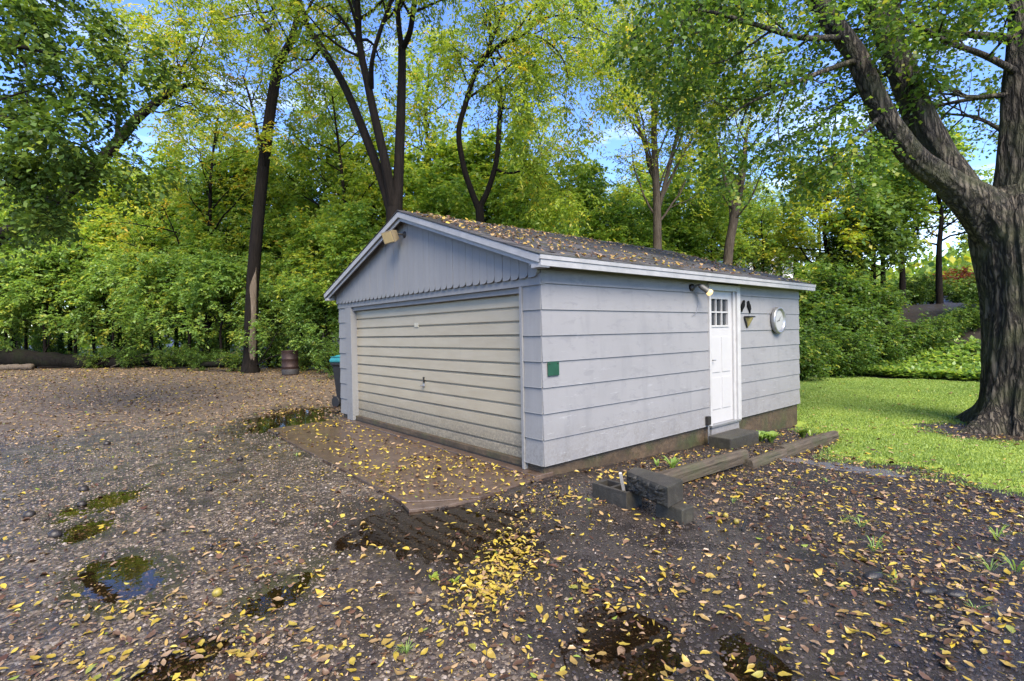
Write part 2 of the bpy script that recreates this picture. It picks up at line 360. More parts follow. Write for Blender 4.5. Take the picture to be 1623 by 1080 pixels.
def m_water():
    m, t, o = nodes_of('puddle_water')
    ge = t.nodes.new('ShaderNodeNewGeometry'); dt = t.nodes.new('ShaderNodeVectorMath'); dt.operation = 'DOT_PRODUCT'
    t.links.new(ge.outputs['Normal'], dt.inputs[0]); t.links.new(ge.outputs['Incoming'], dt.inputs[1])
    fv = math_(t, 'ADD', math_(t, 'MULTIPLY', math_(t, 'POWER', math_(t, 'SUBTRACT', 1., math_(t, 'ABSOLUTE', dt.outputs['Value'])), 5.), .97), .022)
    tr = t.nodes.new('ShaderNodeBsdfTransparent'); tr.inputs['Color'].default_value = (.56, .47, .34, 1)
    gl = t.nodes.new('ShaderNodeBsdfGlossy'); gl.inputs['Roughness'].default_value = .015
    bp = t.nodes.new('ShaderNodeBump'); bp.inputs['Strength'].default_value = .06; bp.inputs['Distance'].default_value = .02
    t.links.new(noise(t, coord(t), 5, 3), bp.inputs['Height'])
    t.links.new(bp.outputs[0], gl.inputs['Normal'])
    mx = t.nodes.new('ShaderNodeMixShader'); t.links.new(fv, mx.inputs[0]); t.links.new(tr.outputs[0], mx.inputs[1]); t.links.new(gl.outputs[0], mx.inputs[2])
    t.links.new(mx.outputs[0], o.inputs['Surface']); return m
M_WATER = m_water()

# ------------------------------------------------------------------ terrain
#           cx     cy    rx   ry   ang  depth
PUD = [(-1.55, -.55, .62, .95, .55, .06), (-.78, 6.4, .72, 1.45, -.35, .07), (-1.82, -2.52, .26, .42, -.6, .05), (-3.76, .26, .24, .50, .1, .024),
       (-3.0, -.70, .17, .36, -1.0, .02), (-3.62, -1.16, .2, .34, -.8, .026), (-1.5, -3.05, .2, .34, -.5, .026), (-3.8, 2.35, .22, .5, -.6, .02), (-3.9, 1.6, .2, .35, -.4, .02)]
AP_MAIN = [(-.04, .0), (-.5, -.04), (-.93, -.075), (-1.05, -.02), (-1.2, .06), (-1.3, .12), (-1.42, .21), (-1.57, .33), (-1.52, 1.65), (-1.46, 4.4), (-1.4, 5.5), (-.02, 5.62)]
AP_PIECE = [(-.95, -.10), (-1.06, -.045), (-1.2, .035), (-1.31, .095), (-1.43, .185), (-1.585, .3), (-1.63, .09), (-1.35, -.03)]
def in_poly(x, y, poly):
    c = np.zeros(np.shape(x), bool); n = len(poly)
    for i in range(n):
        x1, y1 = poly[i]; x2, y2 = poly[(i+1) % n]
        c ^= ((y1 > y) != (y2 > y)) & (x < (x2-x1)*(y-y1)/(y2-y1+1e-12)+x1)
    return c
def pud_d(x, y, p):
    cx, cy, rx, ry, a, d = p; dx = x-cx; dy = y-cy
    u = dx*math.cos(a)+dy*math.sin(a); v = -dx*math.sin(a)+dy*math.cos(a)
    return np.sqrt((u/rx)**2+(v/ry)**2)+.45*fbm(x*3.4, y*3.4, 5)+.15*vn(x*13, y*13, 6)
def low_h(x, y):
    x = np.asarray(x, float); y = np.asarray(y, float)
    z = -.125-.045*np.clip(x, 0, 7)*(1-sstep(4, 12, y))
    z = z+np.where(y > 8, .45*(1-np.exp(-np.maximum(y-8, 0)/11)), 0)
    return z+2.9*sstep(17.8, 27, x)+1.6*sstep(27, 60, x)
def ground_h(x, y):
    x = np.asarray(x, float); y = np.asarray(y, float); z = low_h(x, y)
    far = np.hypot(x-CAM[0], y-CAM[1])
    z = z+.018*fbm(x*.8, y*.8, 1)+(.011*fbm(x*3.3, y*3.3, 2)+.009*vn(x*8.7, y*8.7, 3))*(1-sstep(10, 20, far))
    for p in PUD: z = z-p[5]*(1-sstep(.55, 1.15, pud_d(x, y, p)))
    z = np.where(in_poly(x, y, AP_MAIN), np.minimum(z, -.16), z)
    return z
def lawn_sd(x, y):
    # positive inside the lawn
    e = np.interp(y, [-12, -5, -3.5, -2.55, -1.4, -1.0, 0, 6], [2.0, 2.55, 3.02, 3.5, 4.0, 5.6, 6.3, 6.3])
    s = np.minimum((x-e)*.7, 18.6-x)
    dt = np.hypot((x-8.5), (y+2.6)*1.0)-.78
    s = np.minimum(s, dt)
    return s+.35*fbm(x*1.3, y*1.3, 21)+.16*fbm(x*4.5, y*4.5, 22)

def axis_lines(lo, a, b, hi, st):
    mid = np.arange(a, b+1e-6, st); L = [a]; s = st
    while L[-1] > lo: s *= 1.16; L.append(L[-1]-s)
    Rr = [b]; s = st
    while Rr[-1] < hi: s *= 1.16; Rr.append(Rr[-1]+s)
    return np.concatenate([np.array(L[:0:-1]), mid, np.array(Rr[1:])])
def m_ground():
    m, t, o = nodes_of('ground_dirt'); p = coord(t)
    a = t.nodes.new('ShaderNodeAttribute'); a.attribute_name = 'zone'
    sp = t.nodes.new('ShaderNodeSeparateColor'); t.links.new(a.outputs['Color'], sp.inputs[0])
    big = noise(t, p, 1.3, 6, .6); med = noise(t, p, 9, 6, .65); fine = noise(t, p, 70, 5, .7)
    vo = t.nodes.new('ShaderNodeTexVoronoi'); vo.inputs['Scale'].default_value = 48; t.links.new(p, vo.inputs['Vector'])
    vs = t.nodes.new('ShaderNodeSeparateColor'); t.links.new(vo.outputs['Color'], vs.inputs[0])
    grav = ramp(t, vs.outputs[0], [(0, (.03, .027, .028)), (.35, (.10, .075, .056)), (.65, (.20, .152, .108)), (.9, (.31, .25, .18)), (1, (.40, .36, .31))])
    grav = mixc(t, rampv(t, med, [(.42, .75), (.6, .1)]), grav, (.05, .043, .043))
    soil = ramp(t, med, [(.3, (.010, .008, .007)), (.7, (.034, .023, .018))])
    lit = ramp(t, noise(t, p, 32, 6, .75), [(.3, (.04, .028, .02)), (.47, (.16, .115, .078)), (.62, (.36, .29, .20))]); lit = mixc(t, rampv(t, med, [(.40, .85), (.58, 0)]), lit, (.065, .043, .03)); lit = mixc(t, rampv(t, noise(t, p, .9, 5, .6), [(.45, 0), (.62, .5)]), lit, (.10, .07, .045))
    asph = ramp(t, fine, [(.35, (.018, .0155, .014)), (.65, (.088, .073, .062))]); asph = mixc(t, rampv(t, noise(t, p, 1.9, 7, .68), [(.47, 0), (.57, .85)]), asph, (.014, .011, .010))
    c = mixc(t, rampv(t, noise(t, p, 2.7, 7, .65), [(.46, 0), (.62, .8)]), grav, (.032, .025, .021))
    j = math_(t, 'MULTIPLY', math_(t, 'SUBTRACT', big, .5), .9)
    c = mixc(t, rampv(t, math_(t, 'ADD', sp.outputs[0], j), [(.4, 0), (.6, 1)]), c, asph)
    c = mixc(t, rampv(t, math_(t, 'ADD', sp.outputs[1], j), [(.4, 0), (.6, 1)]), c, soil)
    c = mixc(t, rampv(t, math_(t, 'ADD', sp.outputs[2], j), [(.35, 0), (.65, 1)]), c, lit)
    mo = t.nodes.new('ShaderNodeAttribute'); mo.attribute_name = 'moss'
    c = mixc(t, math_(t, 'MULTIPLY', mo.outputs['Fac'], rampv(t, med, [(.38, 0), (.52, .9)])), c, (.17, .20, .03))
    we = t.nodes.new('ShaderNodeAttribute'); we.attribute_name = 'wet'
    wj = rampv(t, math_(t, 'ADD', we.outputs['Fac'], math_(t, 'MULTIPLY', math_(t, 'SUBTRACT', med, .5), .8)), [(.3, 0), (.75, 1)])
    c = mixc(t, math_(t, 'MULTIPLY', wj, .8), c, (.028, .022, .017))
    rg = mixc(t, math_(t, 'MULTIPLY', wj, .85), rampv(t, big, [(.3, .14), (.7, .32)]), (.12, .12, .12))
    hh = math_(t, 'ADD', math_(t, 'MULTIPLY', fine, .8), math_(t, 'MULTIPLY', vo.outputs['Distance'], -.45))
    rg = mixc(t, math_(t, 'MAXIMUM', math_(t, 'MULTIPLY', sp.outputs[1], .7), sp.outputs[2]), rg, (1.1, 1.1, 1.1))
    finish(t, o, c, rg, hh, .6, .010, .5); return m
M_GROUND = m_ground()
xs = axis_lines(-900, -6.5, 8.0, 900, .05); ys = axis_lines(-900, -6.0, 8.5, 900, .05)
GX, GY = np.meshgrid(xs, ys, indexing='ij'); gz = ground_h(GX, GY)
nx, ny = GX.shape; ii = np.arange(nx-1)[:, None]*ny; jj = np.arange(ny-1)[None]
GF = np.stack([ii+jj, ii+ny+jj, ii+ny+jj+1, ii+jj+1], -1).reshape(-1, 4)
ground = nobj('ground', np.stack([GX, GY, gz], -1).reshape(-1, 3), GF, M_GROUND, smooth=True); tag(ground, kind='structure')
def zones(x, y):
    # asphalt / soil / leaf litter weights
    dcam = np.hypot(x-CAM[0], y-CAM[1])
    asp = np.clip(sstep(-2.7, -1.7, x+.25*y*0)*(1-sstep(-.2, .6, y))*1.1, 0, 1)
    soil = np.maximum(sstep(.15, .8, x)*(1-sstep(-.05, .0, y)), sstep(-1.0, -.2, x)*(1-sstep(-2.2, -1.4, y-.45*x))*sstep(-.3, .6, x))
    soil = np.maximum(soil, sstep(17, 19, x)); soil = np.maximum(soil, .75*sstep(.5, 2, x)*(1-sstep(-.5, 1, y)))
    e_ = y+1.4*x; lit = sstep(3.0, 10.5, y+.35*x)*(1-sstep(21.0, 23.5, e_))*(1-sstep(8, 12, x))
    soil = np.maximum(soil, sstep(21.5, 24, e_)*sstep(8, 10, y))
    return asp, soil, lit
za, zs, zl = zones(GX, GY)
ca = ground.data.attributes.new('zone', 'FLOAT_COLOR', 'POINT')
ca.data.foreach_set('color', np.stack([za, zs, zl, np.ones_like(za)], -1).astype(np.float32).ravel())
mm = np.zeros_like(GX)
for p in (PUD[3], PUD[7], PUD[8], PUD[4]):
    mm = np.maximum(mm, 1-sstep(.7, 1.5, pud_d(GX, GY, p)))
wt = .35*(.5+fbm(GX*.45, GY*.45, 131))*(1-sstep(6, 11, np.hypot(GX-CAM[0], GY-CAM[1])))
for p in PUD: wt = np.maximum(wt, 1-sstep(.9, 2.0 if p[5] > .04 else 1.7, pud_d(GX, GY, p)))
wa = ground.data.attributes.new('wet', 'FLOAT', 'POINT'); wa.data.foreach_set('value', wt.astype(np.float32).ravel())
ma = ground.data.attributes.new('moss', 'FLOAT', 'POINT'); ma.data.foreach_set('value', mm.astype(np.float32).ravel())

# puddles: level sheets, the ground rises through them at the shore
def pud_level(p):
    return float(low_h(p[0], p[1]))+.018*float(fbm(np.array(p[0]*.8), np.array(p[1]*.8), 1))-.013
PLAB = ['dark muddy puddle mirroring the garage door at the slab corner', 'bright puddle at the far end of the concrete apron', 'dark puddle beside yellow leaves at the bottom of the view, right of centre',
        'mossy green shallow puddle on gravel', 'narrow shallow puddle beside the yellow walnut', 'glinting puddle in the gravel at the bottom edge', 'small glinting puddle near the bottom right leaves',
        'mossy wet patch on the gravel, farthest of the green ones', 'thin mossy puddle between two green patches']
for p, lb in zip(PUD, PLAB):
    lv = pud_level(p); k = 28; g = np.linspace(-1.55, 1.55, k); U, Vv = np.meshgrid(g*p[2], g*p[3], indexing='ij')
    X = p[0]+U*math.cos(p[4])-Vv*math.sin(p[4]); Y = p[1]+U*math.sin(p[4])+Vv*math.cos(p[4])
    i2 = np.arange(k-1)[:, None]*k; j2 = np.arange(k-1)[None]; F = np.stack([i2+j2, i2+k+j2, i2+k+j2+1, i2+j2+1], -1).reshape(-1, 4)
    keep = (pud_d(X, Y, p) < 1.25).ravel()[F].any(1)
    V = np.stack([X, Y, np.full_like(X, lv)], -1).reshape(-1, 3); F = F[keep]
    used = np.unique(F); re = np.zeros(len(V), int); re[used] = np.arange(len(used))
    o = nobj('puddle', V[used], re[F], M_WATER, smooth=True); tag(o, lb, kind='structure')

# lawn
def m_lawn():
    m, t, o = nodes_of('lawn_turf'); p = coord(t); n = noise(t, p, 1.2, 6, .6); f = noise(t, p, 45, 5, .75)
    c = ramp(t, n, [(.3, (.25, .36, .05)), (.55, (.34, .45, .06)), (.75, (.42, .5, .09))]); c = mixc(t, rampv(t, f, [(.35, .6), (.6, 0)]), c, (.2, .28, .04))
    finish(t, o, c, .7, f, .5, .02, .3); return m
lx = np.concatenate([np.arange(1.5, 9, .1), np.arange(9, 19.6, .25)]); ly = np.concatenate([np.arange(-16, -5, .4), np.arange(-5, 3, .1), np.arange(3, 26, .4)])
LX, LY = np.meshgrid(lx, ly, indexing='ij'); sd = lawn_sd(LX, LY)
lz = ground_h(LX, LY)+.045*np.clip((sd-.22)/.35, -1, 1)
a, b = LX.shape; i2 = np.arange(a-1)[:, None]*b; j2 = np.arange(b-1)[None]; F = np.stack([i2+j2, i2+b+j2, i2+b+j2+1, i2+j2+1], -1).reshape(-1, 4)
keep = (sd > -.4).ravel()[F].any(1)
V = np.stack([LX, LY, lz], -1).reshape(-1, 3); F = F[keep]; used = np.unique(F); re = np.zeros(len(V), int); re[used] = np.arange(len(used))
lawn = nobj('lawn', V[used], re[F], m_lawn(), smooth=True); tag(lawn, kind='structure')
def lawn_h(x, y): return ground_h(x, y)+.045*np.clip((lawn_sd(x, y)-.22)/.35, -1, 1)
# grass blades
n = 420000
gx = 2+17*rng.random(n)**1.35; gy = -7+13*rng.random(n)
k = (lawn_sd(gx, gy) > -.12+.55*rng.random(n)**1.5) & ~((gx < 7.1) & (gy > -.1) & (gy < 6))
gx, gy = gx[k], gy[k]; n = len(gx); gzz = np.maximum(lawn_h(gx, gy), ground_h(gx, gy))-.004; dist = np.hypot(gx-CAM[0], gy-CAM[1])
hh = (.018+.022*rng.random(n))*(1+.25*vn(gx*2, gy*2, 9)); ww = (.0032+.0006*dist)*(.6+.8*rng.random(n)); an = rng.random(n)*6.283; le = rng.normal(0, .35, (n, 2))*hh[:, None]
V = np.empty((n, 3, 3)); V[:, 0] = np.stack([gx-np.cos(an)*ww, gy-np.sin(an)*ww, gzz], -1); V[:, 1] = np.stack([gx+np.cos(an)*ww, gy+np.sin(an)*ww, gzz], -1)
V[:, 2] = np.stack([gx+le[:, 0], gy+le[:, 1], gzz+hh], -1)
gt = np.clip(.42+.34*fbm(gx*.9, gy*.9, 31)+rng.normal(0, .16, n), 0, 1)
gr = nobj('grass', V.reshape(-1, 3), np.arange(n*3).reshape(-1, 3), LM_GRASS, tint=gt); tag(gr, 'short bright green mown grass of the lawn', 'grass', kind='stuff')

# wet asphalt path strip crossing the soil
k = 60; PY = np.linspace(-1.0, -2.62, k); W = 13
Vp = []
for y in PY:
    wd = .17+.05*float(vn(y*4, 3., 4)); cx = 3.34+.05*float(vn(y*2, 7., 5)); en = min(1, (y+2.66)/.3, (-.92-y)/.15)
    for q in range(W):
        u = (q/(W-1)-.5)*2; x = cx+u*wd*1.35*max(en, .1); ed = (1-abs(u))*en
        Vp.append((x, y, float(ground_h(x, y))+(.008 if ed > .28+.25*float(vn(x*9, y*9, 6)) else -.025)))
i2 = np.arange(k-1)[:, None]*W; j2 = np.arange(W-1)[None]
def m_path():
    m, t, o = nodes_of('wet_asphalt'); p = coord(t); f = noise(t, p, 90, 5, .7)
    finish(t, o, ramp(t, f, [(.35, (.07, .068, .08)), (.65, (.19, .185, .21))]), .22, f, .4, .006, .6); return m
o = nobj('path', np.array(Vp), np.stack([i2+j2, i2+W+j2, i2+W+j2+1, i2+j2+1], -1).reshape(-1, 4), m_path(), smooth=True); tag(o, kind='structure')

# concrete apron in front of the garage door: main slab and the broken-off corner piece
def slab(poly, top, th):
    return MB().poly([(x, y, top) for x, y in poly], (0, 0, -th))
apron = slab(AP_MAIN, -.110, .12).obj('apron', M_CONC, bev=.008); tag(apron, kind='structure')
pc = slab(AP_PIECE, -.118, .1).obj('broken_slab', M_CONC, apron, bev=.006)

# ------------------------------------------------------------------ garage
GW, GL, CR = 5.70, 6.89, .29          # width (y), length (x), siding course
EAVE, PEAK = 2.285, 3.305             # roof deck underside heights at y=-.2 and at the ridge
SLOPE = (PEAK-EAVE)/(GW/2+.2)
def roof_z(y): return PEAK-abs(y-GW/2)*SLOPE
garage = empty('garage'); tag(garage, 'small grey-blue garage with beige overhead door and leaf-strewn gable roof', 'garage')
w = MB().poly([(0, .13, 0), (0, GW-.03, 0), (0, GW-.03, roof_z(GW)-.02), (0, GW/2, PEAK-.04), (0, .13, roof_z(.13)-.02)], (GL-.06, 0, 0))
for i in range(len(w.v)): w.v[i] = w.v[i]+np.array([.16, 0, 0]) if w.v[i][0] < .1 else w.v[i]
w.obj('wall', M_FRONT, garage)
MB().box((.03, .03, -.9), (GL-.03, GW-.03, -.0)).obj('foundation', M_FOUND, garage, bev=.01)
def plank(a, b, z0, h, nrm, name='plank', mat=M_SIDING):
    """lapped board from a to b (xy), outward normal nrm; thick at the bottom edge"""
    a = np.array([*a, 0.]); b = np.array([*b, 0.]); nr = np.array([*nrm, 0.])
    jit = float(rng.normal(0, .0012))
    pts = [a+nr*(-.02)+[0, 0, z0], a+nr*(.017+jit)+[0, 0, z0], a+nr*(.015+jit)+[0, 0, z0+.006], a+nr*.001+[0, 0, z0+h], a+nr*(-.02)+[0, 0, z0+h]]
    return MB().poly(pts, b-a).obj(name, mat, garage)
DX0, DX1 = 3.50, 4.48
for i in range(8):
    z0 = i*CR; h = min(CR+.012, 2.27-z0)
    lift = .0
    plank((-.004, 0), (DX0, 0), z0, h, (0, -1)); plank((DX1, 0), (GL, 0), z0, h, (0, -1))
    plank((0, .30), (0, .004), z0, min(h, 2.0-z0+.05) if i == 7 else h, (-1, 0), mat=M_FRONT) if i < 7 else None
    plank((0, GW), (0, 5.36), z0, h, (-1, 0), mat=M_FRONT) if i < 7 else None
    plank((0, GW), (GL, GW), z0, h, (0, 1)); plank((GL, 0), (GL, GW), z0, h, (1, 0))
# front: header, jambs, gable boards
MB().box((-.022, -.012, 2.012), (.05, GW+.012, 2.135)).obj('header_board', M_FRONT, garage, bev=.003)
MB().box((-.026, .302, -.085), (.14, .345, 2.010)).obj('jamb', M_FRONT, garage, bev=.003)
MB().box((-.026, 5.10, -.085), (.14, 5.355, 2.010)).obj('jamb', M_FRONT, garage, bev=.003)
MB().box((.02, .345, 1.945), (.14, 5.10, 2.010)).obj('door_head', M_FRONT, garage)
nb = 38; bw = GW/nb
for i in range(nb):
    y0 = i*bw+.0025; y1 = (i+1)*bw-.0025; zb = 2.098+float(rng.normal(0, .002)); rr = .07; xo = -.052-float(rng.random()*.004)
    pts = [(xo, y0, zb+rr)]
    for q in range(1, 5):
        an = q/4*math.pi/2; pts.append((xo, y0+rr*(1-math.cos(an)), zb+rr-rr*math.sin(an)))
    pts += [(xo, y1, zb), (xo, y1, roof_z(y1)-.03)]
    if y0 < GW/2 < y1: pts.append((xo, GW/2, roof_z(GW/2)-.03))
    pts.append((xo, y0, roof_z(y0)-.03))
    MB().poly(pts, (.045, 0, 0)).obj('gable_board', M_FRONT, garage)
MB().poly([(0, 0, 2.13), (0, GW, 2.13), (0, GW, roof_z(GW)-.03), (0, GW/2, PEAK-.05), (0, 0, roof_z(0)-.03)], (.155, 0, 0)).obj('gable_wall', M_BLACK, garage)
# overhead door: 4 ribbed sections
gd = bpy.data.objects.new('garage_door', None); link(gd, garage)
DZ0, DZ1 = -.035, 1.96; sh = (DZ1-DZ0)/4
for s in range(4):
    z0 = DZ0+s*sh; prof = []
    for k in range(3):
        rb = sh/3; zz = z0+k*rb
        prof += [(-.014, zz+(.004 if k == 0 else .0)), (-.016, zz+.008), (-.010, zz+rb*.55), (-.007, zz+rb*.80), (.006, zz+rb*.88), (.006, zz+rb*.96)]
    prof += [(-.004, z0+sh-.003)]
    pts = [(.10+x, .345, z) for x, z in prof]+[(.13, .345, z0+sh-.003), (.13, .345, z0+.004)]
    MB().poly(pts, (0, 4.755, 0)).obj('door_section', M_GDOOR, gd)
MB().box((.070, .36, DZ0-.022), (.125, 5.09, DZ0+.010)).obj('bottom_seal', M_GREY, gd, bev=.004)
MB().box((.0815, 2.83, 1.60), (.10, 2.945, 1.665)).obj('patch', simple('pale_patch', (.66, .62, .48), .5), gd)
hd = MB().lathe([(.03, 0), (.03, -.006), (.024, -.012), (.009, -.014), (.009, -.045)], (.082, 2.70, .715), 14, 'x'); hd.tube([(.04, 2.66, .71), (.036, 2.70, .715), (.04, 2.74, .71)], [.007, .009, .007], 8)
hd.obj('handle', M_GREY, gd, smooth=False)
MB().box((.072, 2.68, .76), (.09, 2.715, .845)).obj('lock_plate', M_DKMETAL, gd, bev=.003)
MB().box((-.10, .02, -.25), (.16, GW-.1, -.088)).obj('door_sill', M_CONC, garage, bev=.01)
MB().box((.02, .345, -.087), (.14, 5.10, -.068)).obj('gap_shade_strip', M_DKMETAL, garage)  # dark strip standing in for the shaded gap under the overhead door
# roof decks, fascia, rakes
RX0, RX1 = -.19, 7.13
def slope_pt(v, side, x, off=0.):
    """v distance up the slope from the eave, side +1 near(y small) -1 far"""
    L = math.hypot(GW/2+.2, PEAK-EAVE); cy_ = (GW/2+.2)/L; cz = (PEAK-EAVE)/L
    y = -.2+v*cy_; z = EAVE+v*cz; ny_, nz_ = -cz, cy_
    y += ny_*off; z += nz_*off
    return np.array([x, y if side > 0 else GW-y, z])
SL = math.hypot(GW/2+.2, PEAK-EAVE)
roof = MB()
for sd_ in (1, -1):
    roof.poly([slope_pt(0, sd_, RX0), slope_pt(SL, sd_, RX0), slope_pt(SL, sd_, RX0, .018), slope_pt(0, sd_, RX0, .018)], (RX1-RX0, 0, 0))
roofo = roof.obj('roof', M_SOFFIT, garage)
def rake(side, x, name):
    a = MB().poly([slope_pt(-.01, side, x-.022, .012), slope_pt(SL+.0, side, x-.022, .012), slope_pt(SL-.02, side, x-.022, -.062), slope_pt(-.01, side, x-.022, -.062)], (.022, 0, 0)); a.obj(name, M_FASCIA, garage)
    a = MB().poly([slope_pt(.0, side, x+.012, -.063), slope_pt(SL-.02, side, x+.012, -.063), slope_pt(SL-.04, side, x+.012, -.112), slope_pt(.0, side, x+.012, -.112)], (.02, 0, 0)); a.obj(name, M_FASCIA, garage)
for sd_ in (1, -1):
    rake(sd_, RX0, 'rake_board'); rake(sd_, RX1+.022, 'rake_board')
    MB().poly([slope_pt(.02, sd_, RX0+.012, -.002), slope_pt(SL, sd_, RX0+.012, -.002), slope_pt(SL, sd_, RX0+.012, -.012), slope_pt(.02, sd_, RX0+.012, -.012)], (.2, 0, 0)).obj('soffit', M_SOFFIT, garage)
y_ = -.2
MB().box((RX0-.02, y_-.024, EAVE-.028), (RX1+.02, y_-.002, EAVE+.024)).obj('drip_board', M_FASCIA, garage, bev=.002)
MB().box((RX0-.005, y_-.014, EAVE-.098), (RX1+.01, y_+.004, EAVE-.030)).obj('fascia_board', M_FASCIA, garage, bev=.002)
MB().box((RX0, GW+.2, EAVE-.098), (RX1, GW+.222, EAVE+.024)).obj('fascia_board', M_FASCIA, garage)
MB().box((RX0+.02, y_+.006, EAVE-.075), (RX1-.02, .0, EAVE-.06)).obj('soffit', M_SOFFIT, garage)
# end blocks where the rake meets the eave
MB().box((RX0-.006, -.205, EAVE-.112), (-.06, -.06, EAVE-.066)).obj('eave_return', M_FASCIA, garage, bev=.002)
MB().box((RX0-.006, GW+.06, EAVE-.112), (-.06, GW+.205, EAVE-.066)).obj('eave_return', M_FASCIA, garage, bev=.002)
# shingles
SW, SE = .305, .128
def shingle_mesh():
    b = MB(); g = .004
    b.poly([(g, 0, 0), (SW-g, 0, 0), (SW-g, 0, .007), (g, 0, .007)], (0, SE+.05, 0))
    for i in range(len(b.v)):
        if b.v[i][1] > .01: b.v[i] = b.v[i]-np.array([0, 0, .006])
    return b.mesh('shingle', M_SHINGLE)
SM = shingle_mesh(); th = math.atan2(PEAK-EAVE, GW/2+.2); rest = MB(); cnt = 0
nrow = int(SL/SE)
for rI in range(nrow):
    off = (rI % 2)*SW*.5
    nx_ = int((RX1-RX0+.06)/SW)+1
    for cI in range(nx_):
        x = RX0-.035-off*.0+cI*SW+(off if cI else 0)*.999-(0)
        if x+SW > RX1+.05: continue
        v = rI*SE-.02; p = slope_pt(v, 1, x, .0262+float(rng.random())*.003)
        if cnt < 300:
            o = bpy.data.objects.new('shingle', SM); o.location = p; o.rotation_euler = (th+float(rng.normal(0, .006)), 0, float(rng.normal(0, .006))); link(o, roofo); cnt += 1
        else:
            p1 = slope_pt(v+SE+.05, 1, x, .0205); a = p; rest.poly([a+[.004, 0, 0], a+[SW-.004, 0, 0], p1+[SW-.004, 0, 0], p1+[.004, 0, 0]], (0, -.002, .006))
    # the far slope, not in view
    p = slope_pt(rI*SE-.02, -1, RX0-.03, .024); p1 = slope_pt(rI*SE+SE, -1, RX0-.03, .021)
    rest.poly([p, p1, p1+[RX1-RX0+.06, 0, 0], p+[RX1-RX0+.06, 0, 0]], (0, 0, .006))
for x in np.arange(RX0-.03, RX1-.1, .25):
    z = PEAK+.036+rng.random()*.004
    rest.poly([(x, GW/2-.13, z-.05), (x+.27, GW/2-.13, z-.046), (x+.27, GW/2, z+.004), (x, GW/2, z)], (0, 0, .006)); rest.poly([(x, GW/2, z), (x+.27, GW/2, z+.004), (x+.27, GW/2+.13, z-.046), (x, GW/2+.13, z-.05)], (0, 0, .006))
tag(rest.obj('shingle_rows', M_SHINGLE, roofo), kind='stuff')

# entry door
ed = bpy.data.objects.new('entry_door', None); link(ed, garage)
fr = MB()
fr.box((DX0, -.032, -.02), (DX0+.055, .1, 2.187)); fr.obj('door_frame', M_WHITE, ed, bev=.004)
MB().box((4.375, -.032, -.02), (DX1, .02, 2.187)).obj('door_frame', M_WHITE, ed, bev=.004)
MB().box((4.30, .0, -.02), (4.374, .12, 2.10)).obj('door_frame', M_WHITE, ed, bev=.003)
MB().box((DX0+.056, -.028, 2.085), (4.374, .12, 2.185)).obj('door_frame', M_WHITE, ed, bev=.004)
sl = MB(); SY0, SY1 = .03, .07; PX0, PX1, PZ0, PZ1 = 3.625, 4.16, 1.545, 1.955
sl.box((3.556, SY0, .0), (4.299, SY1, PZ0)); sl.box((3.556, SY0, PZ1), (4.299, SY1, 2.084)); sl.box((3.556, SY0, PZ0), (PX0, SY1, PZ1)); sl.box((PX1, SY0, PZ0), (4.299, SY1, PZ1))
sl.obj('door_leaf', M_EDOOR, ed)
mt = MB(); cw = (PX1-PX0)/3
for k in (1, 2): mt.box((PX0+k*cw-.012, SY0-.004, PZ0), (PX0+k*cw+.012, SY0+.02, PZ1))
mt.box((PX0, SY0-.006, (PZ0+PZ1)/2-.012), (PX1, SY0+.018, (PZ0+PZ1)/2+.012))
for a_, b_ in (((PX0-.03, PZ0-.03), (PX1+.03, PZ0)), ((PX0-.03, PZ1), (PX1+.03, PZ1+.03)), ((PX0-.03, PZ0), (PX0, PZ1)), ((PX1, PZ0), (PX1+.03, PZ1))):
    mt.box((a_[0], SY0-.012, a_[1]), (b_[0], SY0-.001, b_[1]))
mt.obj('muntin', M_WHITE, ed)
for r_ in range(2):
    for c_ in range(3):
        MB().box((PX0+c_*cw+.012, SY0+.022, PZ0+r_*(PZ1-PZ0)/2+.012), (PX0+(c_+1)*cw-.012, SY0+.028, PZ0+(r_+1)*(PZ1-PZ0)/2-.012)).obj('pane', M_GLASS, ed)
cu = MB()
for c_ in range(3): cu.poly([(PX0+c_*cw+.02, SY0+.05, PZ0), (PX0+c_*cw+.09, SY0+.06, PZ0), (PX0+c_*cw+.09, SY0+.06, PZ1), (PX0+c_*cw+.02, SY0+.05, PZ1)], (0, .004, 0))
for z0, z1 in ((.22, .72), (.80, 1.36)):
    for x0, x1 in ((3.63, 3.90), (3.96, 4.22)):
        pn = MB(); pn.box((x0, SY0-.009, z0), (x1, SY0+.002, z1)); pn.obj('door_panel', M_EDOOR, ed, bev=.005)
MB().tube([(3.61, SY0, 1.0), (3.61, SY0-.05, 1.0), (3.68, SY0-.055, 1.0)], .009, 8).obj('handle', M_GREY, ed)
MB().box((DX0+.0, -.055, -.035), (4.40, .1, -.003)).obj('door_threshold', M_GREY, ed, bev=.004)
MB().box((DX0+.02, -.03, -.30), (4.395, .06, -.037)).obj('riser_board', M_SIDING, ed, bev=.004)
# outlet box and conduit
ob = MB().box((3.36, -.07, .03), (3.44, -.019, .16)).obj('outlet_box', M_DKMETAL, garage, bev=.006)
MB().tube([(3.40, -.045, .03), (3.40, -.045, -.35)], .014, 10).obj('conduit', M_GREY, ob)

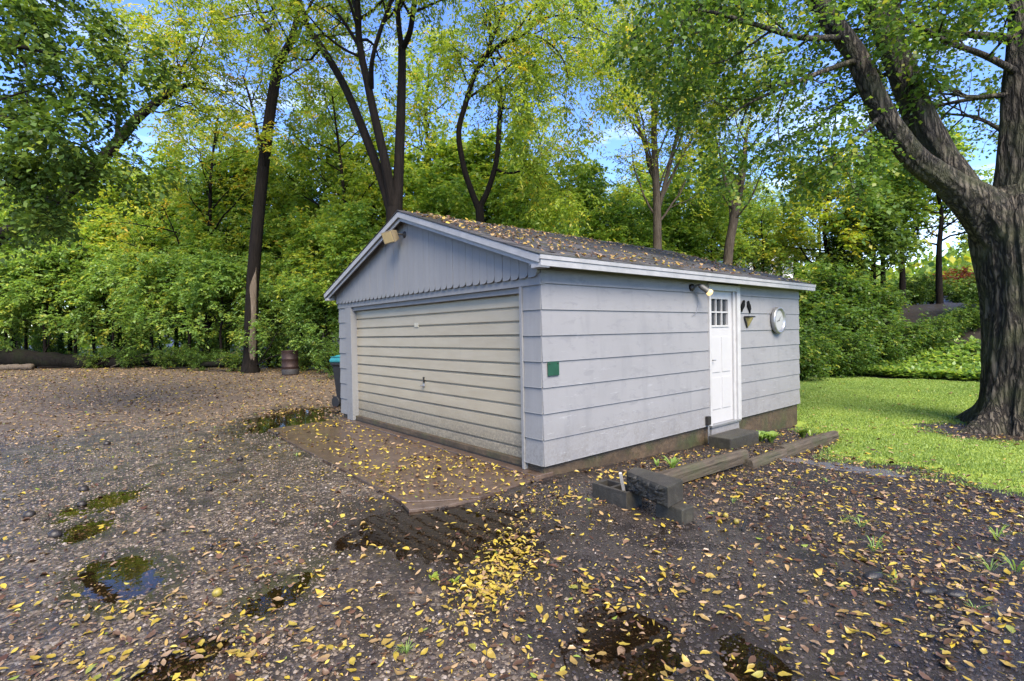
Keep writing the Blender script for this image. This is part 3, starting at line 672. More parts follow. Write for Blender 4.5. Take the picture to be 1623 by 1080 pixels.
# things on the walls
t_ = MB().box((.06, -.028, 1.0), (.235, -.021, 1.155)).obj('sign', M_GREENSIGN, bev=.002); tag(t_, 'small square green sign on the side wall by the garage corner', 'sign')
MB().lathe([(.008, 0), (.008, -.004), (.004, -.006)], (.085, -.028, 1.135), 8, 'y').obj('screw', M_DKMETAL, t_); MB().lathe([(.008, 0), (.008, -.004), (.004, -.006)], (.21, -.028, 1.135), 8, 'y').obj('screw', M_DKMETAL, t_)
ck = empty('wall_clock', (5.85, -.018, 1.62)); tag(ck, 'round silver-rimmed wall clock on the garage side wall', 'clock')
MB().lathe([(.10, 0), (.232, 0), (.245, -.02), (.245, -.06), (.235, -.078), (.215, -.082), (.195, -.07), (.185, -.045), (.10, -.043)], (0, 0, 0), 48, 'y').obj('rim', M_GREY, ck, smooth=True)
MB().lathe([(.02, -.044), (.184, -.0445), (.184, -.048), (.02, -.0482)], (0, 0, 0), 40, 'y').obj('dial', M_CLOCK, ck)
MB().poly([(-.005, -.052, -.02), (.005, -.052, -.02), (.06, -.052, .05), (.052, -.052, .058)], (0, .002, 0)).obj('hand', M_DKMETAL, ck)
MB().poly([(.0, -.0545, -.006), (.0, -.0545, .006), (-.09, -.0545, -.02), (-.09, -.0545, -.03)], (0, .002, 0)).obj('hand', M_DKMETAL, ck)
MB().lathe([(.01, -.05), (.01, -.057), (.004, -.058)], (0, 0, 0), 10, 'y').obj('hub', M_DKMETAL, ck)
for k_ in range(12):
    a_ = k_*math.pi/6; c_, s_ = math.cos(a_), math.sin(a_)
    MB().poly([(.145*c_-.004*s_, -.0495, .145*s_+.004*c_), (.145*c_+.004*s_, -.0495, .145*s_-.004*c_), (.168*c_+.004*s_, -.0495, .168*s_-.004*c_), (.168*c_-.004*s_, -.0495, .168*s_+.004*c_)], (0, .0015, 0)).obj('hour_mark', M_GREY, ck)
BIRD = [(-.01, -.185), (.012, -.18), (.022, -.11), (.04, -.06), (.062, -.01), (.068, .05), (.055, .10), (.048, .135), (.062, .15), (.045, .165), (.022, .172), (.004, .155), (-.006, .11), (-.03, .04), (-.042, -.02), (-.035, -.06), (-.06, -.065), (-.03, -.09), (-.018, -.13)]
for (x, z, s, fl, rt, lb) in ((4.565, 1.865, .60, 1, -.30, 'black metal bird wall ornament nearest the white door'), (4.81, 1.85, .60, -1, .12, 'black metal bird wall ornament with beak raised toward its partner')):
    pts = []
    for bx, bz in BIRD:
        bx *= fl*s*1.75; bz *= s; q = bx*math.cos(rt)-bz*math.sin(rt), bx*math.sin(rt)+bz*math.cos(rt); pts.append((x+q[0], -.034, z+q[1]))
    o = MB().poly(pts, (0, .016, 0)).obj('bird_ornament', M_IRON, bev=.004); tag(o, lb, 'ornament', 'pair of bird ornaments')
sn = empty('wall_sconce', (4.73, -.015, 1.6)); tag(sn, 'small amber half-cone wall sconce below the metal birds', 'wall lamp')
MB().box((-.105, -.10, .065), (.105, .0, .09)).obj('cap', M_BLACK, sn, bev=.005)
pr = []
for (h, rr) in ((.064, .10), (.0, .07), (-.06, .04), (-.105, .012)):
    pr.append([(rr*math.cos(a), -rr*1.05*math.sin(a), h) for a in np.linspace(0, math.pi, 9)])
b = MB(); b.v = [np.array(p) for rw in pr for p in rw]
for i in range(3):
    for k in range(8): b.f.append((i*9+k, i*9+k+1, (i+1)*9+k+1, (i+1)*9+k))
b.obj('shade', M_AMBER, sn, smooth=True)
MB().poly([(-.105, -.012, .064), (-.085, -.03, .064), (-.03, -.03, -.10), (-.02, -.012, -.115)], (0, .012, 0)).obj('bracket', M_BLACK, sn)
# lit spot lamp
sp = empty('spot_lamp', (3.02, -.016, 2.10)); tag(sp, 'lit bullet spotlight under the eave beside the white door', 'wall lamp')
MB().lathe([(.055, 0), (.055, -.025), (.03, -.04), (.015, -.045)], (0, 0, 0), 18, 'y').obj('mount', M_DKMETAL, sp, smooth=True)
MB().tube([(0, -.03, 0), (.04, -.08, .03), (.06, -.10, .035)], .014, 10).obj('arm', M_DKMETAL, sp)
d = Vector((.55, -.5, -.55)).normalized(); p0 = Vector((.05, -.10, .03))
MB().tube([p0, p0+d*.02, p0+d*.13, p0+d*.15], [.025, .036, .04, .042], 16).obj('housing', simple('lamp_housing', (.17, .165, .15), .5, .3, 14, .05, .3), sp)
p1 = p0+d*.148
MB().tube([p1, p1+d*.03, p1+d*.06, p1+d*.075], [.038, .05, .048, .02], 16).obj('bulb', M_BULB, sp, smooth=True)
cb = MB().tube([(.05, -.006, -.06), (.16, -.006, -.10), (.19, -.006, -.22), (.13, -.006, -.36), (.0, -.006, -.42)], .0035, 6).obj('cable', M_GREY, sp)
# gable flood light
fl = empty('flood_light', (-.035, 3.06, 3.02)); tag(fl, 'old amber square floodlight under the gable peak', 'wall lamp')
MB().lathe([(.05, 0), (.05, -.025), (.02, -.04)], (0, -.12, -.01), 16, 'x').obj('mount', M_DKMETAL, fl)
MB().tube([(-.03, -.12, -.01), (-.10, -.08, .0), (-.12, .0, .0)], .013, 8).obj('arm', M_DKMETAL, fl)
Rm = Matrix.Rotation(-.35, 3, 'Y') @ Matrix.Rotation(.25, 3, 'Z')
hb = MB().poly([(-.05, -.12, -.095), (-.05, .12, -.095), (-.05, .12, .095), (-.05, -.12, .095)], (-.14, 0, 0))
for i in range(len(hb.v)):
    s_ = .72 if hb.v[i][0] > -.1 else 1.; q = Rm @ Vector((hb.v[i][0], hb.v[i][1]*s_, hb.v[i][2]*s_)); hb.v[i] = np.array(q)+[-.08, .02, 0]
hb.obj('housing', simple('flood_housing', (.33, .27, .17), .5, .3), fl, bev=.008)
lb_ = MB().poly([(-.191, -.10, -.078), (-.191, .10, -.078), (-.191, .10, .078), (-.191, -.10, .078)], (-.006, 0, 0))
for i in range(len(lb_.v)): lb_.v[i] = np.array(Rm @ Vector(lb_.v[i]))+[-.08, .02, 0]
lb_.obj('lens', M_LENS, fl)

# ------------------------------------------------------------------ blocks, step, timbers, small things
def gh(x, y): return float(ground_h(x, y))
st = MB().box((3.27, -.46, -.42), (4.16, -.11, -.11)).obj('step_block', M_BLOCK, bev=.015); tag(st, 'low mossy concrete step below the white entry door', 'step')
# hollow cinder block, long side facing the drive
cb_ = MB(); zb, zt = -.20, .015
def rot_pts(pts, c, a): return [(c[0]+(x-c[0])*math.cos(a)-(y-c[1])*math.sin(a), c[1]+(x-c[0])*math.sin(a)+(y-c[1])*math.cos(a)) for x, y in pts]
CB = (-.03, -1.03); ca_ = -.06
for (x0, y0, x1, y1) in ((-.135, -1.24, -.10, -.81), (.045, -1.24, .08, -.81), (-.10, -1.24, .045, -1.205), (-.10, -1.045, .045, -1.01), (-.10, -.845, .045, -.81)):
    q = rot_pts([(x0, y0), (x1, y0), (x1, y1), (x0, y1)], CB, ca_); cb_.poly([(x, y, zb) for x, y in q], (0, 0, zt-zb))
tag(cb_.obj('cinder_block', M_BLOCK, bev=.004), 'hollow cinder block on the ground under the rock-faced block, holes upward', 'block')
sb = MB()
q = rot_pts([(-.12, -1.80), (.04, -1.80), (.04, -1.52), (-.12, -1.52)], (-.04, -1.66), -.1); sb.poly([(x, y, -.22) for x, y in q], (0, 0, .218)); tag(sb.obj('support_block', M_BLOCK, bev=.012), 'narrow upright concrete block propping the outer end of the rock-faced block', 'block')
# rock-faced retaining block spanning both
def rockblock():
    A = np.array([-.03, -1.15]); B = np.array([-.2, -1.70]); C2 = np.array([.10, -1.66]); D2 = np.array([.17, -1.10]); z0, z1 = .0, .175
    nu, nv = 30, 14; V = []; F = []
    out = np.array([-(A-B)[1], (A-B)[0]]); out = out/np.linalg.norm(out); out = -out if out[0] > 0 else out
    for i in range(nu):
        for j in range(nv):
            u = i/(nu-1); v = j/(nv-1); p = A*(1-u)+B*u; e = min(u, 1-u, v, 1-v)*8; e = min(1, e)
            dsp = e*(.022+.022*float(fbm(u*9, v*4.5, 41))+.012*float(vn(u*30, v*14, 42)))
            V.append((*(p+out*dsp), z0+(z1-z0)*v))
    for i in range(nu-1):
        for j in range(nv-1): F.append((i*nv+j, (i+1)*nv+j, (i+1)*nv+j+1, i*nv+j+1))
    m = MB(); m.v = [np.array(p) for p in V]; m.f = F; return m, A, B, C2, D2, z0, z1
rb_, A, B, C2, D2, z0, z1 = rockblock()
rk = empty('retaining_block', (0, 0, 0)); tag(rk, 'heavy rock-faced retaining block bridging two smaller concrete blocks', 'block')
rb_.obj('rock_face', M_ROCK, rk)
MB().poly([(*A, z0), (*B, z0), (*C2, z0), (*D2, z0)], (0, 0, z1-z0)).obj('block_body', M_BLOCK, rk, bev=.006)
MB().box((-.014, -.02, 0), (.014, .005, .24)).obj('slat', M_WOODW)
s_ = bpy.data.objects['slat']; s_.location = (-.04, -1.12, -.04); s_.rotation_euler = (-.12, -.42, .6); tag(s_, 'short white wooden slat stuck in the cinder block hole', 'slat')
def timber(a, b, w_, h_, lb, nm='landscape_timber'):
    a = np.array(a, float); b = np.array(b, float); d = (b-a); L = np.linalg.norm(d); d /= L; sd = np.cross(d, [0, 0, 1]); sd /= np.linalg.norm(sd); up = np.cross(sd, d)
    m_ = 16; V = []; pr_ = [(-1, -1), (-1, .35), (-.72, .88), (-.3, 1), (.3, 1), (.72, .88), (1, .35), (1, -1)]
    for i in range(m_+1):
        for k_, (u, v) in enumerate(pr_):
            j = .006*float(fbm(i*.7+k_*3.1, k_*1.7+L, 51)); V.append(a+d*(L*i/m_)+sd*(u*w_/2+j)+up*(v*h_/2-h_/2+j))
    k = len(pr_); F = [(i*k+q, i*k+(q+1) % k, (i+1)*k+(q+1) % k, (i+1)*k+q) for i in range(m_) for q in range(k)]; m = MB(); m.v = V; m.f = F+[tuple(range(k)), tuple(range(m_*k, m_*k+k))]
    return tag(m.obj(nm, M_TIMBER), lb, 'timber', 'timbers edging the garden bed')
timber((.22, -1.06, .03), (2.52, -1.02, -.045), .13, .15, 'weathered timber edging the bed between the rock-faced block and the step')
timber((2.40, -1.13, -.14), (3.42, -1.12, -.16), .13, .20, 'low grey timber in front of the concrete step, middle of three')
timber((3.40, -1.10, -.13), (5.55, -1.05, -.22), .13, .16, 'weathered timber at the lawn end of the garden bed')
rd = MB().tube([(.07, -2.19, -.35), (.075, -2.20, -.1), (.10, -2.215, -.03)], .012, 8).obj('metal_stake', M_BLACK); tag(rd, 'short black metal stake leaning in the dark soil', 'stake')

def rock_mesh(name, mat, seed, sx, sy, sz):
    bm = bmesh.new(); bmesh.ops.create_icosphere(bm, subdivisions=2, radius=1)
    for v in bm.verts:
        f = 1+.28*float(fbm(v.co.x*1.3+seed, v.co.y*1.3+v.co.z*.9, seed)); v.co = Vector((v.co.x*f*sx, v.co.y*f*sy, v.co.z*f*sz))
    me = bpy.data.meshes.new(name); bm.to_mesh(me); bm.free(); me.materials.append(mat); return me
for (px, py, s, lb) in ((1385, 925, .115, 'longest dark asphalt lump in the soil at the right'), (1470, 950, .09, 'dark asphalt lump in the middle of the right-hand row'), (1515, 955, .10, 'flat dark asphalt lump at the outer end of the row'), (1335, 915, .05, 'small dark stone at the inner end of the row of lumps'),
                        (1430, 845, .055, 'round dark stone left of its twin in the soil'), (1447, 852, .05, 'round dark stone right of its twin in the soil'), (1492, 872, .07, 'dark stone alone between the twin stones and the lawn')):
    s *= .6; p = gpt(px, py, -.17); o = bpy.data.objects.new('dark_stone', rock_mesh('dark_stone', M_STONE, px % 97, s, s*.62, s*.42)); o.location = (p[0], p[1], gh(p[0], p[1])+s*.1); o.rotation_euler.z = R(px % 50-60); link(o)
    for pl in o.data.polygons: pl.use_smooth = True
    tag(o, lb, 'stone', 'dark lumps in the soil')
wm = rock_mesh('walnut', M_WALNUT, 3, .03, .03, .028); wd = rock_mesh('rotten_walnut', M_WALNUTD, 5, .03, .028, .024)
for me in (wm, wd):
    for pl in me.polygons: pl.use_smooth = True
WN = [(345, 943, 'big yellow walnut beside the narrow puddle'), (183, 744, 'yellow walnut on the gravel farthest from the camera at the left'), (295, 700, 'yellow walnut lying alone on the grey gravel'), (845, 812, 'yellow walnut on the dark ground near the slab corner'), (1167, 826, 'pale walnut beside the black stake'), (402, 678, 'yellow walnut near the far puddle'), (475, 722, 'greenish walnut by the apron edge'), (1150, 818, 'yellowish walnut behind the black stake')]
for px, py, lb in WN:
    p = gpt(px, py, -.12); o = bpy.data.objects.new('walnut', wm); o.location = (p[0], p[1], gh(p[0], p[1])+.024); k = 1.05 if px == 345 else .82; o.scale = (k, k, k); o.rotation_euler = (rng.random()*3, rng.random()*3, rng.random()*3); link(o); tag(o, lb, 'walnut', 'yellow walnuts')
DW = [(332, 779), (380, 729), (133, 778), (47, 821), (88, 850), (130, 800), (505, 636), (528, 631), (545, 648), (530, 660), (530, 678), (520, 700), (478, 672), (290, 676), (455, 628), (505, 620), (560, 712), (215, 640), (250, 655), (170, 705), (285, 668), (440, 690)]
for px, py in DW:
    p = gpt(px, py, -.12); zz = max(gh(p[0], p[1]), -.11 if in_poly(p[0], p[1], AP_MAIN) else -9)
    o = bpy.data.objects.new('rotten_walnut', wd); o.location = (p[0], p[1], zz+.018); s = .8+.9*rng.random(); o.scale = (s, s, s); o.rotation_euler = (0, 0, rng.random()*6); link(o); tag(o, 'black rotten walnut on the wet gravel', 'walnut', 'rotten black walnuts scattered on the drive')

# wheeled bin behind the left corner
bn = empty('trash_bin', (*at(556, 600, 12.0)[:2], 0), R(20)); bz = gh(bn.location.x, bn.location.y); bn.location.z = bz; tag(bn, 'black wheeled bin with teal lid behind the garage corner', 'bin')
b = MB()
for (z, a, c) in ((.03, .20, .22), (.95, .27, .29), (.98, .30, .32), (1.04, .30, .32)): b.v += [np.array(p) for p in ((-a, -c, z), (a, -c, z), (a, c, z), (-a, c, z))]
for i in range(3):
    for k in range(4): b.f.append((i*4+k, i*4+(k+1) % 4, i*4+4+(k+1) % 4, i*4+4+k))
b.f += [(3, 2, 1, 0), (12, 13, 14, 15)]; b.obj('body', M_BLACK, bn, bev=.012)
b = MB()
for (z, a) in ((1.042, .315), (1.085, .32), (1.15, .29), (1.20, .20), (1.22, .10)): b.v += [np.array(p) for p in ((-a, -a*1.05, z), (a, -a*1.05, z), (a, a*1.05, z), (-a, a*1.05, z))]
for i in range(4):
    for k in range(4): b.f.append((i*4+k, i*4+(k+1) % 4, i*4+4+(k+1) % 4, i*4+4+k))
b.f += [(3, 2, 1, 0), (16, 17, 18, 19)]; b.obj('lid', M_TEAL, bn, bev=.012)
for k in range(3): MB().box((-.30+.0, -.31+.0*k, 1.10+.03*k), (-.26+.02*k, .31, 1.112+.03*k)).obj('lid_rib', M_TEAL, bn)
for s in (-1, 1): MB().lathe([(.12, -.03), (.13, -.02), (.13, .02), (.12, .03)], (.22*s, .25, .13), 20, 'x').obj('wheel', M_BLACK, bn)
MB().tube([(-.27, -.25, 1.0), (-.30, -.30, .95), (-.22, -.26, .1)], .016, 8).obj('side_rail', M_TEAL, bn)

# rusty drum
bp = at(460, 588, 19.0); dr = empty('oil_drum', (bp[0], bp[1], gh(bp[0], bp[1]))); tag(dr, 'rusty brown steel drum at the edge of the woods', 'drum')
MB().lathe([(.28, 0), (.29, .02), (.285, .05), (.285, .28), (.302, .30), (.285, .32), (.285, .56), (.302, .58), (.285, .60), (.285, .85), (.295, .87), (.295, .885), (.27, .885), (.26, .84)], (0, 0, 0), 32).obj('drum_body', M_RUST, dr, smooth=True)
MB().lathe([(.287, .02), (.29, .03), (.29, .2), (.287, .21)], (0, 0, .0), 32).obj('grey_base_band', simple('drum_base', (.05, .046, .045), .7, .4), dr, smooth=True)

# logs and brush at the wood edge
def log(pts, rad, lb, nm='fallen_log', mat=BK_LOG, cat='log', grp=None, n=14):
    P = np.array(pts, float); t = np.linspace(0, 1, len(P)); tt = np.linspace(0, 1, max(12, len(P)*7)); Q = np.stack([np.interp(tt, t, P[:, i]) for i in range(3)], -1); rr = np.interp(tt, t, rad)
    Q[:, 2] += .15*rr*np.array([float(vn(q*9, len(lb)*1., 61)) for q in tt]); rr = rr*(1+.22*np.array([float(vn(q*11, len(lb)*2., 62)) for q in tt]))
    o = MB().tube(Q, rr, n).obj(nm, mat, smooth=True); return tag(o, lb, cat, grp)
def gz_(px, py, d, dz=0.):
    p = at(px, py, d); return (p[0], p[1], gh(p[0], p[1])+dz)
log([gz_(-60, 570, 24, .45), gz_(40, 575, 24, .40), gz_(110, 578, 24, .28), gz_(200, 582, 23.6, .2)], [.42, .42, .34, .22], 'long dark fallen log at the left edge of the woods', grp='fallen logs')
log([gz_(168, 575, 24.6, .22), gz_(230, 575, 24.2, .26), gz_(300, 574, 23.2, .14)], [.17, .19, .12], 'dark fallen log continuing toward the bare-barked tree', grp='fallen logs')
log([gz_(320, 570, 21, .25), gz_(360, 575, 20.6, .32), gz_(395, 580, 20.8, .10)], [.10, .11, .08], 'bent fallen branch left of the bare-barked trunk', cat='branch', nm='fallen_branch')
log([gz_(0, 600, 23, .12), gz_(52, 600, 23, .12)], [.13, .12], 'short tan log lying in front of the long dark log', mat=BK_BARE, grp='fallen logs')
BR = [((330, 590, 20.2, .05), (395, 572, 20.6, .35)), ((150, 585, 21, .1), (210, 520, 22, 1.5)), ((60, 560, 22, .2), (80, 505, 22.5, 1.7)), ((175, 585, 21, .05), (250, 560, 22, .7)), ((400, 578, 20, .2), (450, 565, 19.4, .75)), ((410, 580, 20.5, .3), (440, 520, 21, 1.6)), ((225, 575, 22, .2), (300, 540, 23, .9)), ((270, 580, 21, .05), (390, 585, 20.4, .18)), ((60, 590, 21, .1), (170, 575, 21.2, .3)), ((340, 560, 22, .3), (400, 540, 23, .8))]
for i, (a_, b_) in enumerate(BR):
    sh_ = lambda q: (q[0], q[1], q[2]+2.4*float(1-sstep(120, 380, q[0])), q[3]); pa = gz_(*sh_(a_)); pb = gz_(*sh_(b_)); mid = tuple((np.array(pa)+pb)/2+[rng.normal(0, .12), 0, rng.normal(0, .12)])
    log([pa, mid, pb], [.034, .026, .012], 'thin bare dead stick leaning in the brush at the wood edge', 'dead_branch', BK_MED if i % 3 == 0 else BK_DARK, 'branch', 'dead sticks at the wood edge', 7)

# ------------------------------------------------------------------ trees
def runit(): 
    v = rng.normal(0, 1, 3); return Vector(v).normalized()
def branch(p, d, L, r0, lv, cfg, tubes, twigs, g):
    nseg = cfg['seg'][min(lv, len(cfg['seg'])-1)]; pts = [p.copy()]; s = L/nseg; dirs = []
    wig = cfg['wig']; up = cfg['up'][min(lv, len(cfg['up'])-1)]
    rn = g.normal(0, 1, (nseg, 3))*wig
    for i in range(nseg):
        d = (d+Vector(rn[i])+Vector((0, 0, up))).normalized(); p = p+d*s; pts.append(p.copy()); dirs.append(d.copy())
    rad = [max(r0*(1-.72*i/nseg), .004) for i in range(nseg+1)]
    tubes.append((pts, rad, lv))
    kids(pts, dirs, rad, L, lv, cfg, tubes, twigs, g)
def kids(pts, dirs, rad, L, lv, cfg, tubes, twigs, g, t0=None, n=None, clen=None):
    mx = cfg['levels']
    if lv >= mx:
        twigs.append(pts); return
    n = n or cfg['n'][lv]; t0 = cfg['t0'][lv] if t0 is None else t0; k = len(pts)-1; az = g.random()*6.28
    for i in range(n):
        t = t0+(1-t0)*(i+g.random()*.8)/n; t = min(t, .995); q = t*k; j = int(q); fr = q-j
        p = pts[j].lerp(pts[j+1], fr); d = dirs[min(j, len(dirs)-1)]
        az += 2.4+g.normal(0, .4); ref = Vector((0, 0, 1)) if abs(d.z) < .9 else Vector((1, 0, 0))
        u = d.cross(ref).normalized(); v = d.cross(u)
        side = u*math.cos(az)+v*math.sin(az); an = cfg['ang'][lv]*(1+g.normal(0, .2))
        nd = (d*math.cos(an)+side*math.sin(an)).normalized()
        l = (clen if clen else L*cfg['ratio'][lv])*(1-.45*t*(0 if clen else 1))*(.7+.6*g.random())
        if clen: l *= cfg['shape'](t)
        r = (rad[j]*(1-fr)+rad[j+1]*fr)*cfg.get('rr', .5)
        r = min(r, .012*l+.012)
        branch(p, nd, l, r, lv+1, cfg, tubes, twigs, g)
    twigs.append(pts[-3:] if len(pts) > 3 else pts)
def mesh_tubes(tubes, org, sides=(16, 9, 6, 4, 3)):
    Vs = []; Fs = []; b = 0
    for pts, rad, lv in tubes:
        V, F = tube(np.array([tuple(p) for p in pts])-org, np.array(rad), sides[min(lv, len(sides)-1)]); Vs.append(V); Fs.append(F+b); b += len(V)
    return np.concatenate(Vs), np.concatenate(Fs)
def leaves_on(twigs, g, ns, nl, L, size, droop, wid=.42, flat=.5, spread=.15, tint_mu=.5, tint_sd=.22, skip=.3):
    """sprays of leaflets along twigs -> quads"""
    O = []; D = []; bare = g.random(len(twigs))
    for tw_, pts in enumerate(twigs):
        if bare[tw_] < skip: continue
        P = np.array([tuple(p) for p in pts]); t = g.random(ns)*.85+.15; q = t*(len(P)-1); j = np.minimum(q.astype(int), len(P)-2); fr = (q-j)[:, None]
        O.append(P[j]*(1-fr)+P[j+1]*fr); D.append(P[j+1]-P[j])
    O = np.concatenate(O); D = np.concatenate(D); D /= np.linalg.norm(D, axis=1)[:, None]+1e-9; S = len(O)
    O = O+g.normal(0, spread, O.shape)
    D = D*.55+g.normal(0, .65, D.shape)*[1, 1, .55]; D /= np.linalg.norm(D, axis=1)[:, None]+1e-9
    Ls = L*(.6+.8*g.random(S)); t = (np.arange(nl)+.5)/nl
    P = O[:, None]+D[:, None]*(Ls[:, None]*t)[..., None]; P[..., 2] -= droop*Ls[:, None]*t**2
    T = np.repeat(D[:, None], nl, 1).copy(); T[..., 2] -= 2*droop*t; T /= np.linalg.norm(T, axis=2)[..., None]
    sd = np.cross(T, [0, 0, 1.]); sd /= np.linalg.norm(sd, axis=2)[..., None]+1e-6
    sg = np.where(np.arange(nl) % 2 == 0, 1., -1.)[None, :, None]
    ax = T*.45+sd*sg*.8+g.normal(0, .3, P.shape); ax[..., 2] -= .12+droop*.25; ax /= np.linalg.norm(ax, axis=2)[..., None]
    nr = g.normal(0, flat, P.shape); nr[..., 2] += 1; w = np.cross(ax, nr); w /= np.linalg.norm(w, axis=2)[..., None]+1e-6
    sz = (size*(.65+.7*g.random((S, nl))))[..., None]
    nrm = np.cross(w, ax); c0 = P; c1 = P+ax*sz*.42+w*sz*wid*.5+nrm*sz*.06; c2 = P+ax*sz-nrm*sz*.05; c3 = P+ax*sz*.42-w*sz*wid*.5+nrm*sz*.06
    V = np.stack([c0, c1, c2, c3], 2).reshape(-1, 3); m = S*nl
    ti = np.clip(np.repeat(g.normal(tint_mu, tint_sd, S), nl)+g.normal(0, tint_sd*.5, m), 0, 1)
    return V, np.arange(m*4).reshape(-1, 4), ti
DEF = dict(seg=(7, 6, 5, 4), wig=.13, up=(.0, .05, .02, -.03), levels=3, n=(14, 5, 4), t0=(.25, .25, .2), ang=(.95, .75, .7), ratio=(.4, .5, .5), rr=.5, shape=lambda t: 1.)
def cfg(**k): d = dict(DEF); d.update(k); return d
def smooth_limb(pts, n=4):
    """Catmull-Rom through (x,y,z,r)"""
    P = np.array(pts, float); P = np.vstack([2*P[0]-P[1], P, 2*P[-1]-P[-2]]); out = []
    for i in range(1, len(P)-2):
        for t in np.arange(n)/n:
            out.append(.5*((2*P[i])+(-P[i-1]+P[i+1])*t+(2*P[i-1]-5*P[i]+4*P[i+1]-P[i+2])*t*t+(-P[i-1]+3*P[i]-3*P[i+1]+P[i+2])*t**3))
    out.append(P[-2]); out = np.array(out); return [Vector(q[:3]) for q in out], [max(float(q[3]), .006) for q in out]
def tree(name, label, limbs, base, c, leaf, lmat, bmat, cat='tree', group=None, seed=1):
    """limbs: list of dict(pts=[(x,y,z,r)..], n, t0, len) in world coordinates"""
    g = np.random.default_rng(seed); tubes = []; twigs = []
    for lm in limbs:
        P, Rr = smooth_limb(lm['pts']); dirs = [(P[i+1]-P[i]).normalized() for i in range(len(P)-1)]
        tubes.append((P, Rr, 0))
        if lm.get('n', 0): kids(P, dirs, Rr, 0, 0, c, tubes, twigs, g, lm.get('t0', .3), lm['n'], lm['len'])
    org = np.array(base, float)
    e = empty(name, base); tag(e, label, cat, group)
    V, F = mesh_tubes(tubes, org); nobj('trunk', V, F, bmat, e, smooth=True)
    V, F, ti = leaves_on(twigs, g, **leaf); nobj('crown', V-org, F, lmat, e, tint=ti)
    return e
def px_limb(pts):
    return [(*at(a, b, d), r) for a, b, d, r in pts]
def copy_tree(src, loc, rz, s, label=None, sz=None):
    e = src.copy(); COL.objects.link(e); e.location = loc; e.rotation_euler = (0, 0, rz); e.scale = (s, s, sz or s)
    if label: e['label'] = label
    for ch in src.children:
        c_ = ch.copy(); COL.objects.link(c_); c_.parent = e
    return e

FEATHER = dict(ns=3, nl=9, L=.55, size=.17, droop=.45, wid=.38, flat=.55, spread=.12)
# --- bare-barked tree at the left
b0 = at(397, 590, 20.0); bz = gh(b0[0], b0[1]); b0 = (b0[0], b0[1], bz)
t1c = cfg(levels=3, n=(10, 5, 4), ang=(.9, .8, .7), wig=.16, shape=lambda t: 1.)
tr1 = tree('walnut_tree', 'dark straight tree with a strip of bare wood down its trunk', [
    dict(pts=[(b0[0], b0[1], bz-.3, .44), (b0[0], b0[1], bz+.05, .36)]+px_limb([(397, 565, 20, 0.262), (399, 480, 20, 0.234), (406, 380, 20, 0.226), (416, 280, 20, 0.211), (428, 180, 20, 0.195), (441, 100, 20, 0.187)]), n=2, t0=.7, len=2.2),
    dict(pts=px_limb([(441, 102, 20, 0.156), (458, 70, 20, 0.133), (468, 40, 20, 0.109), (474, 0, 20, 0.101), (478, -80, 20, 0.078), (470, -200, 20, 0.039)]), n=10, t0=.45, len=3.6),
    dict(pts=px_limb([(440, 104, 20, 0.109), (452, 80, 19.6, 0.078), (470, 62, 19, 0.062), (478, 40, 18.6, 0.039)]), n=4, t0=.3, len=2.2),
    dict(pts=px_limb([(441, 105, 20, 0.094), (430, 60, 20.5, 0.070), (410, 15, 21, 0.055), (390, -60, 21, 0.031)]), n=8, t0=.1, len=2.8),
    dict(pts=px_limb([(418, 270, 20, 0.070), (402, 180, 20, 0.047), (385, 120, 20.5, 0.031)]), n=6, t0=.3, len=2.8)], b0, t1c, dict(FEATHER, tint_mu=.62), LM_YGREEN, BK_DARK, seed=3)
# bare strip of wood on the trunk, facing the drive
P, Rr = smooth_limb(px_limb([(397, 590, 20, .275), (397, 577, 20, .258), (399, 480, 20, .238), (403, 425, 20, .232)]), 14); vdir = (Vector(CAM)-P[0]).normalized(); vdir.z = 0; vdir.normalize(); sdv = Vector((0, 0, 1)).cross(vdir)
b = MB(); K = 6
for i, (p, r) in enumerate(zip(P, Rr)):
    fr = i/(len(P)-1); hw = (.36+.20*float(vn(fr*9, 1., 71)))*(1 if fr < .8 else max(.08, (1-fr)/.2)); cc = .10+.25*float(vn(fr*5, 4., 72))+.25*fr
    for k in range(K):
        a = cc+(k/(K-1)-.5)*2*hw; dv = vdir*math.cos(a)+sdv*math.sin(a); b.v.append(np.array(p+dv*(r*(1.0 if k in (0, K-1) else 1.035))-Vector(b0)))
for i in range(len(P)-1):
    for k in range(K-1): b.f.append((i*K+k, i*K+k+1, (i+1)*K+k+1, (i+1)*K+k))
tag(b.obj('bare_wood', BK_BARE, tr1, smooth=True), 'pale strip of bare wood')
